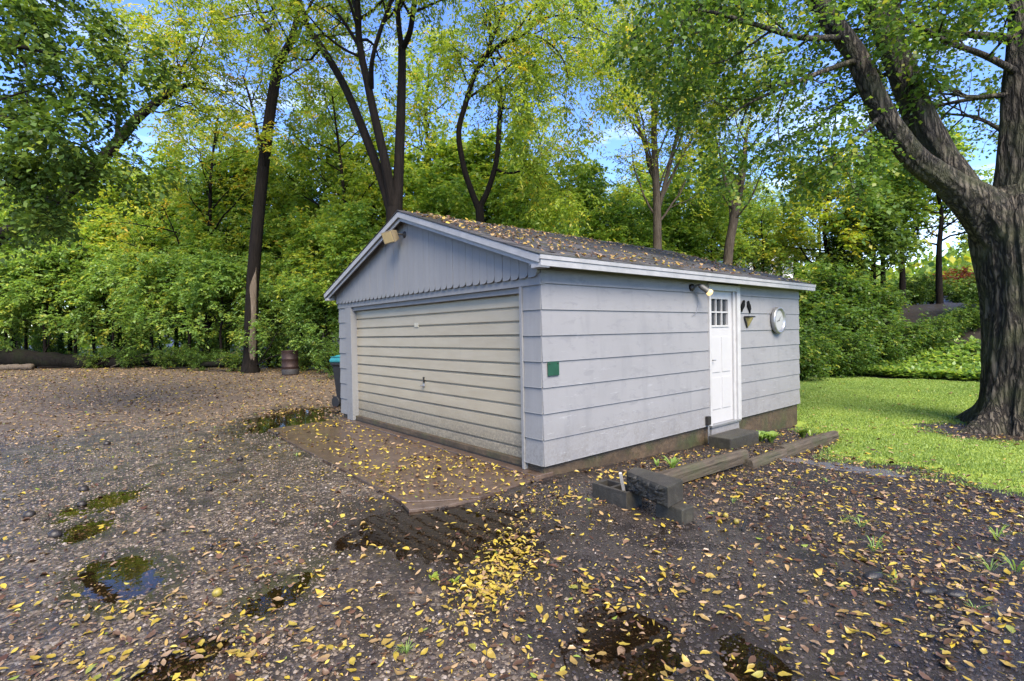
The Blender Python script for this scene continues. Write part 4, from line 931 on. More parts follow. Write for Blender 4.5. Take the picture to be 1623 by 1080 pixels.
# --- three-stemmed tree behind the gable peak
D2_ = 15.5; b0 = at(626, 560, D2_); b0 = (b0[0], b0[1], gh(b0[0], b0[1]))
tree('three_stemmed_tree', 'large dark tree with several rising stems behind the gable peak', [
    dict(pts=[(b0[0], b0[1], b0[2]-.3, .48)]+px_limb([(626, 480, D2_, 0.274), (625, 360, D2_, 0.245), (624, 330, D2_, 0.216)])),
    dict(pts=px_limb([(624, 350, D2_, 0.158), (605, 285, D2_+.2, 0.137), (575, 205, D2_+.4, 0.130), (545, 135, D2_+.6, 0.115), (510, 75, D2_+.8, 0.101), (485, 35, D2_+1, 0.086), (460, -60, D2_+1, 0.058), (440, -160, D2_+1, 0.029)]), n=12, t0=.55, len=3.6),
    dict(pts=px_limb([(626, 345, D2_, 0.158), (612, 265, D2_-.2, 0.137), (595, 190, D2_-.3, 0.122), (582, 130, D2_-.4, 0.108), (570, 70, D2_-.5, 0.094), (566, 0, D2_-.6, 0.086), (560, -120, D2_-.8, 0.043)]), n=11, t0=.6, len=3.4),
    dict(pts=px_limb([(588, 140, D2_-.4, 0.086), (590, 95, D2_-.9, 0.061), (604, 45, D2_-1.2, 0.054), (620, 0, D2_-1.5, 0.043), (640, -80, D2_-1.8, 0.022)]), n=8, t0=.5, len=2.6),
    dict(pts=px_limb([(570, 75, D2_-.5, 0.058), (545, 35, D2_-.2, 0.043), (522, 5, D2_, 0.029)]), n=6, t0=.3, len=2.2),
    dict(pts=px_limb([(628, 350, D2_, 0.173), (632, 270, D2_, 0.151), (635, 190, D2_, 0.137), (637, 120, D2_, 0.122), (637, 75, D2_, 0.115)])),
    dict(pts=px_limb([(637, 78, D2_, 0.086), (632, 40, D2_, 0.079), (630, 0, D2_, 0.072), (628, -120, D2_, 0.036)]), n=8, t0=.5, len=3.0),
    dict(pts=px_limb([(638, 78, D2_, 0.094), (650, 50, D2_-.3, 0.079), (657, 0, D2_-.5, 0.072), (672, -110, D2_-.8, 0.036)]), n=8, t0=.5, len=3.0)],
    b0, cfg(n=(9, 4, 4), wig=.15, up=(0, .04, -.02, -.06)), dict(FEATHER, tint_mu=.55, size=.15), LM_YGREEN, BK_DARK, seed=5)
# --- forked tree above the ridge
d3 = 20.; b0 = at(763, 570, d3); b0 = (b0[0], b0[1], gh(b0[0], b0[1]))
tree('forked_tree', 'dark forked tree with a wavering fork above the garage ridge', [
    dict(pts=[(b0[0], b0[1], b0[2]-.3, .34)]+px_limb([(763, 480, d3, 0.203), (762, 380, d3, 0.172), (760, 325, d3, 0.164)])),
    dict(pts=px_limb([(760, 335, d3, 0.133), (748, 305, d3, 0.117), (735, 265, d3, 0.109), (727, 210, d3, 0.105), (738, 165, d3, 0.101), (752, 120, d3, 0.094), (772, 85, d3, 0.094), (800, 68, d3-.4, 0.078), (832, 52, d3-.8, 0.078), (858, 20, d3-1.1, 0.066), (875, -30, d3-1.4, 0.047), (885, -90, d3-1.5, 0.023)]), n=17, t0=.35, len=3.3),
    dict(pts=px_limb([(770, 90, d3, 0.070), (785, 50, d3+.2, 0.055), (800, 0, d3+.4, 0.047), (806, -70, d3+.4, 0.023)]), n=10, t0=.2, len=2.8),
    dict(pts=px_limb([(760, 330, d3, 0.125), (774, 300, d3, 0.109), (787, 255, d3, 0.101), (791, 205, d3, 0.098), (793, 160, d3, 0.086), (788, 120, d3, 0.055), (770, 60, d3+.5, 0.023)]), n=11, t0=.5, len=2.8),
    dict(pts=px_limb([(786, 268, d3, 0.055), (800, 274, d3-.3, 0.047), (820, 273, d3-.5, 0.043), (835, 265, d3-.7, 0.039), (850, 275, d3-.9, 0.031), (880, 277, d3-1.1, 0.020)]), n=5, t0=.4, len=1.5),
    dict(pts=px_limb([(820, 273, d3-.5, 0.023), (850, 295, d3-.6, 0.020), (880, 330, d3-.7, 0.012)]), n=3, t0=.4, len=1.2),
    dict(pts=px_limb([(832, 52, d3-.8, 0.039), (860, 62, d3-1.5, 0.031), (890, 90, d3-2, 0.023), (905, 140, d3-2.2, 0.012)]), n=10, t0=.3, len=2.6)],
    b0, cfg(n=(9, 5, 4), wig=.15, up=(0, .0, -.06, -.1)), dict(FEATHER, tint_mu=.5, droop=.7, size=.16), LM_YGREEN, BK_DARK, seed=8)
# --- open yellow-green tree right of centre
d4 = 23.; b0 = at(1042, 560, d4); b0 = (b0[0], b0[1], gh(b0[0], b0[1]))
tree('honey_locust_tree', 'open airy yellow-green tree with fanning twigs rising over the roof', [
    dict(pts=[(b0[0], b0[1], b0[2]-.3, .26)]+px_limb([(1042, 480, d4, .21), (1042, 390, d4, .19), (1041, 320, d4, .17), (1038, 250, d4, .14), (1036, 180, d4, .11), (1038, 100, d4, .07), (1035, 40, d4, .03)]), n=16, t0=.32, len=3.8),
    dict(pts=px_limb([(1044, 330, d4, .10), (1062, 260, d4-.3, .085), (1080, 190, d4-.5, .07), (1098, 130, d4-.8, .05), (1120, 60, d4-1, .025)]), n=13, t0=.25, len=3.0),
    dict(pts=px_limb([(1038, 290, d4, .08), (1020, 225, d4+.4, .07), (1000, 160, d4+.8, .055), (975, 110, d4+1, .04), (960, 60, d4+1, .02)]), n=13, t0=.25, len=3.0),
    dict(pts=px_limb([(1046, 320, d4, .07), (1085, 240, d4+.5, .055), (1125, 175, d4+1, .04), (1165, 110, d4+1.2, .02)]), n=11, t0=.25, len=2.6)],
    b0, cfg(n=(9, 4, 3), wig=.12, ang=(.6, .6, .7), up=(0, .06, .04, -.02)), dict(ns=8, nl=8, L=.5, size=.14, droop=.3, wid=.38, flat=.6, spread=.2, skip=.1, tint_mu=.74, tint_sd=.16), LM_YGREEN, BK_MED, seed=12)
# --- leaning ivy-clad tree
d5 = 25.; b0 = at(1150, 545, d5); b0 = (b0[0], b0[1], gh(b0[0], b0[1]))
tree('leaning_tree', 'leaning ivy-clad tree behind the roof right of the open yellow-green tree', [
    dict(pts=[(b0[0], b0[1], b0[2]-.3, .28)]+px_limb([(1153, 420, d5, .22), (1163, 350, d5, .20), (1172, 300, d5, .18), (1178, 262, d5, .17), (1182, 225, d5, .08), (1190, 180, d5, .03)]), n=13, t0=.25, len=2.6),
    dict(pts=px_limb([(1165, 340, d5, .09), (1150, 290, d5, .07), (1140, 240, d5, .04), (1130, 200, d5, .02)]), n=7, t0=.2, len=2.4)],
    b0, cfg(n=(9, 4, 4), up=(0, .0, -.03, -.05)), dict(FEATHER, tint_mu=.5, size=.15), LM_GREEN, BK_MED, seed=14)
# --- leaning trunk in the left wood
d7 = 19.5; b0 = at(20, 575, d7+1); b0 = (b0[0], b0[1], gh(b0[0], b0[1]))
tree('slanting_tree', 'dark trunk slanting up to the right through the left woods', [
    dict(pts=[(b0[0]-3.2, b0[1]+1.0, b0[2]-.2, .36)]+px_limb([(-50, 420, d7+.5, 0.264), (62, 335, d7, 0.230), (115, 298, d7, 0.212), (178, 235, d7, 0.187), (215, 190, d7, 0.170), (245, 165, d7, 0.145), (268, 148, d7, 0.111), (300, 135, d7, 0.068), (330, 132, d7, 0.034)]), n=12, t0=.6, len=2.8),
    dict(pts=px_limb([(185, 228, d7, 0.085), (190, 150, d7+.3, 0.060), (195, 95, d7+.3, 0.043), (205, 70, d7+.3, 0.017)]), n=8, t0=.3, len=2.2),
    dict(pts=px_limb([(262, 152, d7, 0.060), (290, 105, d7-.5, 0.043), (315, 70, d7-.8, 0.017)]), n=7, t0=.3, len=2.2)],
    b0, cfg(n=(9, 4, 4)), dict(FEATHER, tint_mu=.62, size=.16), LM_YGREEN, BK_DARK, seed=17)
# --- dark overhanging maple at the left, trunk out of view
d8 = 9.; b0 = at(-420, 640, 10.0); b0 = (b0[0], b0[1], gh(b0[0], b0[1]))
tree('overhanging_maple', 'dark glossy maple boughs overhanging from the left edge', [
    dict(pts=[(b0[0], b0[1], b0[2]-.3, .40)]+px_limb([(-420, 540, 10, .34), (-415, 300, 10, .30), (-410, 120, 10, .26), (-400, -100, 10, .18), (-380, -320, 10, .06)]), n=5, t0=.6, len=2.6),
    dict(pts=px_limb([(-415, 260, 10, .14), (-280, 150, 9.8, .11), (-140, 90, 9.5, .09), (-20, 70, 9.3, .06), (80, 85, 9.1, .024), (150, 110, 9, .015)]), n=10, t0=.38, len=1.25),
    dict(pts=px_limb([(-418, 330, 10, .12), (-280, 260, 9.6, .10), (-140, 200, 9.2, .08), (-20, 185, 9, .05), (70, 205, 8.8, .03), (130, 240, 8.7, .012)]), n=10, t0=.38, len=1.2),
    dict(pts=px_limb([(-410, 150, 10, .12), (-280, 20, 10.2, .10), (-120, -40, 10.2, .07), (20, -25, 10.2, .04), (110, 20, 10, .015)]), n=8, t0=.4, len=1.2),
    dict(pts=px_limb([(-418, 380, 10, .10), (-260, 330, 9.4, .08), (-120, 290, 9.1, .05), (-20, 275, 9, .03), (50, 290, 9, .012)]), n=8, t0=.45, len=1.1)],
    b0, cfg(n=(9, 4, 3), wig=.12, ang=(.8, .7, .7), up=(0, -.02, -.04, -.06)), dict(ns=6, nl=7, L=.36, size=.095, skip=.2, droop=.5, wid=.72, flat=.35, spread=.08, tint_mu=.42), LM_DARK, BK_DARK, seed=19)

# --- the big maple at the right
d6 = 9.35; c6 = at(1634, 600, d6); b0 = (c6[0], c6[1], float(low_h(c6[0], c6[1])))
mp = empty('big_maple', b0); tag(mp, 'massive furrowed old maple with forking limbs on the lawn at the right', 'tree')
def furrow(pts, n_side, name, flare=0., seed=0, nring=None, amp=.075):
    P, Rr = smooth_limb(pts, nring or 10); P = np.array([tuple(p) for p in P])-np.array(b0); Rr = np.array(Rr)
    V, F = tube(P, Rr, n_side); V = V.reshape(len(P), n_side, 3); a = np.arange(n_side)*2*math.pi/n_side
    s = np.concatenate([[0], np.cumsum(np.linalg.norm(np.diff(P, axis=0), axis=1))])
    A_, S_ = np.meshgrid(a, s); ca, sa = np.cos(A_), np.sin(A_)
    k = Rr[:, None]*7.5
    rid = np.abs(fbm(ca*k+.35*S_+seed, sa*k+S_*.42+.4*vn(S_*3, A_, 3), 81+seed)); low = fbm(ca*2.2+seed, sa*2.2+S_*.7, 85+seed)
    dsp = Rr[:, None]*(.07*low)+np.minimum(Rr[:, None], .5)*amp*1.7*(np.minimum(rid*2.6, 1)-.5)
    if flare:
        h = np.maximum(P[:, 2][:, None], 0); rt = np.clip(np.cos(A_*5+.6+np.sin(A_*2)*.8), 0, 1); dsp = dsp+np.exp(-h/.28)*(.10+.42*rt)*flare+np.exp(-h/1.0)*.10*rt*flare
    ctr = P[:, None]; dr_ = V-ctr; dr_ /= np.linalg.norm(dr_, axis=2)[..., None]
    V = V+dr_*dsp[..., None]
    return nobj(name, V.reshape(-1, 3), F, BK_MAPLE, mp, smooth=True)
def pz(px, py, d, r): return (*at(px, py, d), r)
furrow([(b0[0], b0[1], b0[2]-.25, .80), (b0[0], b0[1], b0[2]+.1, .76), (b0[0], b0[1], b0[2]+.45, .69), pz(1632, 540, d6, .63), pz(1628, 460, d6, .61), pz(1618, 400, d6, .62), pz(1606, 350, d6, .56), pz(1606, 300, d6, .40)], 220, 'trunk', 1., 1, 26)
furrow([pz(1612, 400, d6, 0.400), pz(1560, 335, d6, 0.360), pz(1505, 292, d6, 0.240), pz(1455, 255, d6-.1, 0.204), pz(1415, 205, d6-.2, 0.188), pz(1385, 150, d6-.2, 0.180), pz(1355, 85, d6-.2, 0.168), pz(1318, 35, d6-.2, 0.160), pz(1285, -15, d6-.2, 0.148), pz(1240, -100, d6-.2, 0.120), pz(1180, -220, d6, 0.064)], 80, 'limb', 0, 2, 12)
furrow([pz(1560, 350, d6+.1, 0.270), pz(1530, 305, d6+.15, 0.261), pz(1490, 245, d6+.2, 0.234), pz(1455, 180, d6+.3, 0.225), pz(1428, 110, d6+.3, 0.221), pz(1405, 50, d6+.3, 0.207), pz(1392, 0, d6+.3, 0.198), pz(1385, -90, d6+.3, 0.162), pz(1370, -220, d6+.2, 0.090)], 80, 'limb', 0, 5, 12)
furrow([pz(1618, 390, d6, .48), pz(1618, 310, d6, .38), pz(1622, 220, d6, .335), pz(1625, 120, d6, .31), pz(1632, 0, d6, .28), pz(1640, -130, d6, .22), pz(1640, -260, d6, .12)], 80, 'limb', 0, 7, 12)
g = np.random.default_rng(23); tubes = []; twigs = []
mc = cfg(n=(9, 4, 3), wig=.15, ang=(.8, .7, .75), up=(0, .0, -.05, -.06), rr=.6)
def mbr(pts, n, t0, ln):
    P, Rr = smooth_limb([pz(*p) for p in pts]); dirs = [(P[i+1]-P[i]).normalized() for i in range(len(P)-1)]
    tubes.append((P, Rr, 0)); kids(P, dirs, Rr, 0, 0, mc, tubes, twigs, g, t0, int(n*.72), ln)
mbr([(1360, 95, 9.1, .05), (1300, 115, 8.9, .04), (1240, 140, 8.7, .03), (1185, 165, 8.6, .02), (1150, 190, 8.6, .01)], 13, .15, 1.1)
mbr([(1330, 60, 9.1, .06), (1270, 60, 8.6, .045), (1200, 40, 8.2, .035), (1130, 20, 8.0, .025), (1060, 10, 7.9, .012)], 15, .15, 1.1)
mbr([(1395, 185, 9.1, .04), (1365, 215, 8.9, .03), (1335, 240, 8.8, .022), (1312, 275, 8.7, .012)], 10, .1, .9)
mbr([(1300, 0, 9.1, .07), (1220, -40, 8.6, .05), (1120, -60, 8.1, .024), (1030, -40, 7.8, .015)], 13, .2, 1.2)
mbr([(1618, 118, 9.3, .06), (1560, 88, 9.1, .05), (1500, 66, 8.9, .04), (1455, 40, 8.8, .03), (1420, 28, 8.7, .015)], 12, .2, 1.0)
mbr([(1618, 62, 9.3, .08), (1550, 56, 9.5, .065), (1480, 50, 9.8, .05), (1400, 45, 10.1, .03), (1340, 48, 10.4, .015)], 12, .2, 1.2)
mbr([(1612, 150, 9.3, .05), (1560, 154, 9.5, .042), (1500, 165, 9.8, .03), (1462, 175, 10., .015)], 12, .15, 1.2)
mbr([(1612, 20, 9.3, .09), (1590, -40, 9.6, .07), (1560, -120, 10, .03)], 9, .2, 1.4)
mbr([(1620, 250, 9.4, .05), (1590, 210, 10.4, .04), (1540, 185, 11.2, .03), (1470, 180, 11.8, .015)], 12, .3, 1.4)
mbr([(1392, 20, 9.6, .07), (1340, -20, 10.4, .05), (1290, -30, 11, .02)], 12, .1, 1.5)
mbr([(1400, 60, 9.6, .06), (1440, 20, 10.6, .045), (1480, -20, 11.4, .02)], 12, .1, 1.5)
mbr([(1425, 110, 9.5, .05), (1380, 130, 10.5, .04), (1330, 170, 11.2, .03), (1290, 215, 11.6, .015)], 14, .15, 1.3)
mbr([(1260, -60, 9.1, .08), (1180, 0, 9.6, .05), (1110, 60, 10, .03), (1080, 110, 10.2, .015)], 13, .2, 1.2)
mbr([(1200, -180, 9.3, .06), (1100, -160, 8.5, .04), (1000, -130, 8, .02)], 10, .1, 1.3)
mbr([(1385, -90, 9.6, .1), (1420, -180, 10, .06), (1480, -260, 10.5, .03)], 10, .1, 1.6)
mbr([(1640, -130, 9.3, .1), (1560, -190, 8.8, .06), (1480, -230, 8.4, .03)], 10, .1, 1.6)
mbr([(1640, -200, 9.3, .1), (1740, -260, 9.3, .06), (1850, -240, 9.3, .03)], 10, .1, 1.6)
V, F = mesh_tubes(tubes, np.array(b0), (8, 5, 4, 3)); nobj('branches', V, F, BK_MAPLE, mp, smooth=True)
V, F, ti = leaves_on(twigs, g, ns=5, nl=5, L=.36, size=.08, droop=.45, wid=.8, flat=.5, spread=.10, tint_mu=.5)
nobj('crown', V-np.array(b0), F, LM_MAPLE, mp, tint=ti)

# --- forest prototypes
def proto(name, label, H, base_h, spread_, leaf, lmat, bmat, seed, group, n1=16, lean=.02, r=.2, n=(9, 5, 4), shape=None):
    g = np.random.default_rng(seed); pts = []
    for k in range(6):
        t = k/5; pts.append((lean*H*t*t+g.normal(0, .012*H*t), g.normal(0, .012*H*t), H*.92*t-.3*(1-t), r*(1-.85*t)+.01))
    return tree(name, label, [dict(pts=pts, n=n1, t0=base_h, len=spread_)], (0, 0, 0), cfg(n=(n1, n[1], n[2]), wig=.14, ang=(1.05, .8, .75), up=(.0, .05, .0, -.04), shape=shape or (lambda t: 1.15-.75*max(0, t-base_h)/(1-base_h))), leaf, lmat, bmat, group=group, seed=seed)
GL_ = 'leafy trees of the woods'
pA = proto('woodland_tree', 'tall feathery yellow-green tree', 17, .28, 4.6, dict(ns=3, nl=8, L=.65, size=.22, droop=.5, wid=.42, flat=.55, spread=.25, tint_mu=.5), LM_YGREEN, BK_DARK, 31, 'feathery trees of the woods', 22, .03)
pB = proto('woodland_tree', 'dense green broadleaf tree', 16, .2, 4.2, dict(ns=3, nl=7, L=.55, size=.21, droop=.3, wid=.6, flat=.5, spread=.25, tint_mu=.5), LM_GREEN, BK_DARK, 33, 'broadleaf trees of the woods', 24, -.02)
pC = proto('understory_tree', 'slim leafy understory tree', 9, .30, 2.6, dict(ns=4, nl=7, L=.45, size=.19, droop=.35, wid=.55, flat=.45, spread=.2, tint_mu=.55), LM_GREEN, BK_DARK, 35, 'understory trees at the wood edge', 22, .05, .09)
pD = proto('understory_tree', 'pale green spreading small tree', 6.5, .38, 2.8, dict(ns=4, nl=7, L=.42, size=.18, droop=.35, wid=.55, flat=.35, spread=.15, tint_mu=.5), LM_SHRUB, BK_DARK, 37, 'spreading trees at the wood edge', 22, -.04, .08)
def shrub_proto(name, label, H, seed, lmat, leaf, group, ns=9):
    g = np.random.default_rng(seed); limbs = []
    for k in range(ns):
        a = k*2.4+g.normal(0, .3); rr = (.25+.5*g.random())*H; pts = []
        for q in range(4):
            t = q/3; pts.append((math.cos(a)*rr*t**1.3+g.normal(0, .03), math.sin(a)*rr*t**1.3+g.normal(0, .03), H*(.75+.35*g.random())*t-.1*(1-t), .022*(1-.7*t)+.004))
        limbs.append(dict(pts=pts, n=6, t0=.15, len=.42*H))
    return tree(name, label, limbs, (0, 0, 0), cfg(levels=2, n=(6, 4), ang=(.9, .8), wig=.16), leaf, lmat, BK_DARK, 'shrub', group, seed)
sA = shrub_proto('shrub', 'leafy undergrowth shrub', 2.2, 41, LM_MAPLE, dict(ns=4, nl=6, L=.3, size=.12, droop=.4, wid=.55, flat=.45, spread=.1), 'shrubs of the undergrowth')
sB = shrub_proto('shrub', 'rounded green bank shrub', 1.5, 43, LM_MAPLE, dict(ns=5, nl=6, L=.24, size=.11, droop=.4, wid=.6, flat=.4, spread=.12, tint_mu=.45), 'shrubs on the bank', 11)
LAND = [(-200, 'the left edge of the view'), (60, 'the slanting trunk'), (140, 'the long fallen log'), (397, 'the bare-barked trunk'), (460, 'the rusty drum'), (541, 'the trash bin'), (626, 'the three-stemmed tree'), (762, 'the forked tree'), (900, 'the garage ridge'), (1042, 'the open yellow-green tree'), (1155, 'the leaning tree'), (1270, 'the far garage corner'), (1385, 'the shaded bank'), (1490, 'the slim bank tree'), (1600, 'the big maple')]
def place(src, spots, first=[None]):
    used = False; seen = {}; stem = src['label']
    for i, (px, d, s) in enumerate(spots):
        d = d+3.2*float(1-sstep(120, 380, px)) if d < 29 else d
        p = at(px, 540, d); z = gh(p[0], p[1])-.05; rz = float(rng.random()*6.28); s = s*(.93+.14*float(rng.random()))
        lm_ = min(LAND, key=lambda q: abs(q[0]-px)); sd_ = 'left of' if px < lm_[0] else 'right of'
        if px < 0: lm_ = LAND[0]; sd_ = 'at'
        lb = f"{stem}, {sd_} {lm_[1]}"; key = lb
        seen.setdefault(key, []).append(d); nk = len(seen[key])
        if nk > 1: lb = f"{stem}, {('second', 'third', 'fourth', 'fifth', 'sixth')[min(nk-2, 4)]} one {sd_} {lm_[1]}, " + ('farther back' if d > seen[key][0] else 'nearer')
        if not used: src['label'] = lb; src.location = (p[0], p[1], z); src.rotation_euler.z = rz; src.scale = (s, s, s); used = True
        else: copy_tree(src, (p[0], p[1], z), rz, s, lb)
place(pA, [(-130, 27, 1.), (95, 31, .8), (330, 25, .82), (350, 38, 1.05), (520, 29, .95), (560, 24, .8), (690, 29, 1.), (700, 42, 1.0), (860, 31, .95), (470, 42, .9), (240, 40, .7), (-20, 42, .9)])
place(pB, [(-60, 33, .85), (20, 25, .72), (190, 28, .62), (280, 32, .65), (430, 34, .85), (590, 36, .9), (770, 34, .85), (820, 26, .62), (640, 48, .8), (930, 34, .72), (300, 52, .7), (1000, 50, .6), (1110, 46, .5), (1240, 40, .6), (1300, 34, .55), (1210, 30, .42)])
place(pC, [(1010, 27, .95), (1072, 28.5, .9), (1128, 29, .9), (1100, 34, 1.1), (1180, 37, 1.05), (1030, 38, 1.2), (1195, 33, .75), (1262, 32, .75), (30, 28, 1.25), (110, 27, 1.3), (175, 29, 1.3), (230, 27, 1.15), (290, 29, 1.3), (360, 27, 1.25), (430, 28, 1.3), (505, 27, 1.25), (585, 25, 1.2), (660, 27, 1.3), (725, 27, 1.2), (790, 28, 1.3), (850, 27, 1.15), (930, 29, 1.2), (980, 30, 1.0), (40, 23.5, .8), (150, 24, .9), (255, 25, .85), (330, 24, .75), (440, 25, .8), (500, 23, .75), (560, 20, .7), (-40, 23, .8), (700, 24, .9), (830, 22, .78), (900, 28, .95), (960, 26, .8), (470, 29, 1.), (210, 30, 1.05), (990, 36, .9), (610, 27, 1.), (1085, 30, .75)])
place(pD, [(70, 21.5, .85), (180, 22.5, .85), (120, 23, .95), (10, 22, .8), (240, 22.5, .75), (300, 23, .85), (350, 22.5, .75), (430, 23, .7), (480, 21, .6), (520, 20.5, .55), (-60, 21, .8), (640, 21, .8), (730, 23, .8), (880, 24, .8), (350, 28, 1.1)])
place(sA, [(150, 20.4, .32), (205, 20.6, .36), (262, 20.9, .34), (318, 20.6, .36), (370, 20.6, .34), (180, 21.6, .4), (290, 21.8, .42), (90, 26, .6), (235, 25, .55), (340, 24, .6), (425, 22.5, .6), (480, 20.5, .4), (505, 22, .65), (525, 19.5, .5), (548, 17.5, .5), (60, 28, .9), (200, 29, .9), (320, 28, .9), (450, 26, .9)])
place(sB, [(1268, 18.5, .95), (1290, 20.5, 1.15), (1330, 19.5, .95), (1360, 21.5, 1.15), (1395, 20, .9), (1430, 20.3, .7), (1470, 20.2, .6), (1505, 20.5, .5), (1540, 20.5, .5), (1280, 24, 1.6), (1320, 24, 1.5), (1300, 22.5, 1.3), (1350, 23.8, 1.2), (1570, 21, .9), (1620, 21.5, .9), (1240, 21, 1.1), (1400, 23, .9), (1225, 25, 1.5), (1690, 22, 1.1), (1445, 27.5, .7), (1478, 29, .8), (1515, 28, .6), (1545, 26, .5)])
# trees on the right-hand bank, each its own
def bank_tree(lb, px, d, H, bh, sp, lm, seed, lean=.03, mu=.5, r=.15):
    p = at(px, 540, d); z = gh(p[0], p[1])
    e = proto('bank_tree', lb, H, bh, sp, dict(ns=6, nl=6, L=.45, size=.20, droop=.35, wid=.6, flat=.4, spread=.2, tint_mu=mu), lm, BK_DARK, seed, 'trees on the bank beyond the lawn', 17, lean, r, (9, 4, 4)); e.location = (p[0], p[1], z); return e
bank_tree('bright yellow-green tree rising behind the end of the garage roof', 1312, 27, 7.5, .18, 3.0, LM_YGREEN, 51, .0, .72)
bank_tree('dark green tree with leaning trunk on the bank beside the big maple', 1430, 26, 8.0, .35, 3.3, LM_GREEN, 53, .12, .45)
bank_tree('slim dark-trunked tree on the bank nearest the big maple', 1490, 25, 8.0, .38, 2.6, LM_GREEN, 55, .0, .5)
bank_tree('dark green tree overhanging the shaded bank', 1385, 25, 5.5, .3, 2.6, LM_DARK, 57, .05, .6)
bank_tree('ochre-tinged maple on the bank seen through the big limbs', 1400, 31, 9.5, .25, 3.6, LM_YGREEN, 59, .0, .62)
bank_tree('green tree at the far right behind the big maple', 1700, 28, 9.0, .25, 3.4, LM_GREEN, 61, .0, .5)
# red shrub and gold sapling
rs = shrub_proto('red_shrub', 'orange-red autumn shrub on the bank beside the big trunk', 2.0, 63, LM_RED, dict(ns=5, nl=6, L=.3, size=.16, droop=.3, wid=.6, flat=.5, spread=.12), None, 9)
p = at(1540, 500, 33); rs.location = (p[0], p[1], gh(p[0], p[1])); rs.scale = (1., 1., .75)
# ground cover along the foot of the bank
g = np.random.default_rng(77); n = 5200; cx_ = 18.3+3.4*g.random(n)**1.6; cyy = -4+13*g.random(n); k = 5
P = np.stack([cx_, cyy, ground_h(cx_, cyy)+.08+.22*g.random(n)], -1)
D_ = g.normal(0, 1, (n, k, 3)); D_[..., 2] = np.abs(D_[..., 2])*.4; D_ /= np.linalg.norm(D_, axis=2)[..., None]; w_ = np.cross(D_, [0, 0, 1.]+g.normal(0, .3, D_.shape)); w_ /= np.linalg.norm(w_, axis=2)[..., None]
B0 = P[:, None]+D_*.03; s_ = (.13+.07*g.random((n, k)))[..., None]
V = np.stack([B0, B0+D_*s_*.45+w_*s_*.32, B0+D_*s_, B0+D_*s_*.45-w_*s_*.32], 2).reshape(-1, 3)
gc = nobj('ground_cover', V, np.arange(len(V)).reshape(-1, 4), LM_SHRUB, tint=np.clip(g.normal(.55, .22, n*k), 0, 1)); tag(gc, 'low leafy ground cover along the foot of the bank', 'ground cover', kind='stuff')
# forest floor undergrowth, one mass
n = 3200; a_ = g.random(n); pxs = -120+700*g.random(n); ds = 21.5+4.5*(1-sstep(120, 400, pxs))+24*g.random(n)**1.3
P = np.array([at(a, 540, d) for a, d in zip(pxs, ds)]); P[:, 2] = ground_h(P[:, 0], P[:, 1])+.08+.5*g.random(n)**2; k = 4
D_ = g.normal(0, 1, (n, k, 3)); D_[..., 2] = np.abs(D_[..., 2])*.5; D_ /= np.linalg.norm(D_, axis=2)[..., None]; w_ = np.cross(D_, [0, 0, 1.]+g.normal(0, .4, D_.shape)); w_ /= np.linalg.norm(w_, axis=2)[..., None]
B0 = P[:, None]+D_*.1; s_ = (.13+.09*g.random((n, k)))[..., None]
V = np.stack([B0, B0+D_*s_*.45+w_*s_*.28, B0+D_*s_, B0+D_*s_*.45-w_*s_*.28], 2).reshape(-1, 3)
ug = nobj('undergrowth', V, np.arange(len(V)).reshape(-1, 4), LM_MAPLE, tint=np.clip(g.normal(.5, .25, n*k), 0, 1)); tag(ug, 'low weeds and seedlings on the floor of the left woods', 'undergrowth', kind='stuff')
# far wood closing the view, one mass
n = 26000; th_ = YAW+R(62)*(2*g.random(n)-1); dd = 75+25*g.random(n); hx = CAM[0]+np.cos(th_)*dd; hy = CAM[1]+np.sin(th_)*dd
hmax = 5.5+2.5*fbm(th_*9, th_*0+2., 91)
P = np.stack([hx, hy, low_h(hx, hy)+hmax*g.random(n)**.8], -1)
D_ = g.normal(0, 1, P.shape); D_ /= np.linalg.norm(D_, axis=1)[:, None]; w_ = np.cross(D_, g.normal(0, 1, P.shape)); w_ /= np.linalg.norm(w_, axis=1)[:, None]; s_ = (.7+.6*g.random(n))[:, None]
V = np.stack([P, P+D_*s_*.5+w_*s_*.35, P+D_*s_, P+D_*s_*.5-w_*s_*.35], 1).reshape(-1, 3)
fw = nobj('far_woods', V, np.arange(len(V)).reshape(-1, 4), LM_GREEN, tint=np.clip(g.normal(.6, .25, n), 0, 1)); tag(fw, 'distant woods closing the view behind the trees', 'woods', kind='stuff')

# far white house behind the roof end
hp = at(1222, 470, 52); hs = empty('house', (hp[0], hp[1], gh(hp[0], hp[1])), YAW-R(90)+R(12)); tag(hs, 'distant white house with grey roof and brick chimney beyond the garage', 'house')
zt = .6+CAM[2]+(540-424)/FPX*52-hs.location.z
MB().box((-2.4, 0, -1), (2.6, 7, zt)).obj('wall', M_HOUSE, hs)
rf = MB().poly([(-2.7, -.4, zt-.1), (-2.7, 7.4, zt-.1), (-2.7, 3.5, zt+1.2)], (5.6, 0, 0)).obj('roof', M_HROOF, hs)
MB().box((-1.9, 2.6, zt+.6), (-1.3, 3.3, zt+1.5)).obj('chimney', M_BRICK, rf)
for wx in (-1.7, -.4, 1.0, 2.0):
    for wz in (zt-1.7, zt-4.4):
        f_ = MB().box((wx-.45, -.06, wz-.75), (wx+.45, -.003, wz+.75)).obj('window', M_WHITE, hs)
        for q in (0, 1): MB().box((wx-.36, -.075, wz-.66+q*.70), (wx+.36, -.061, wz-.04+q*.70)).obj('pane', M_GLASS, f_)

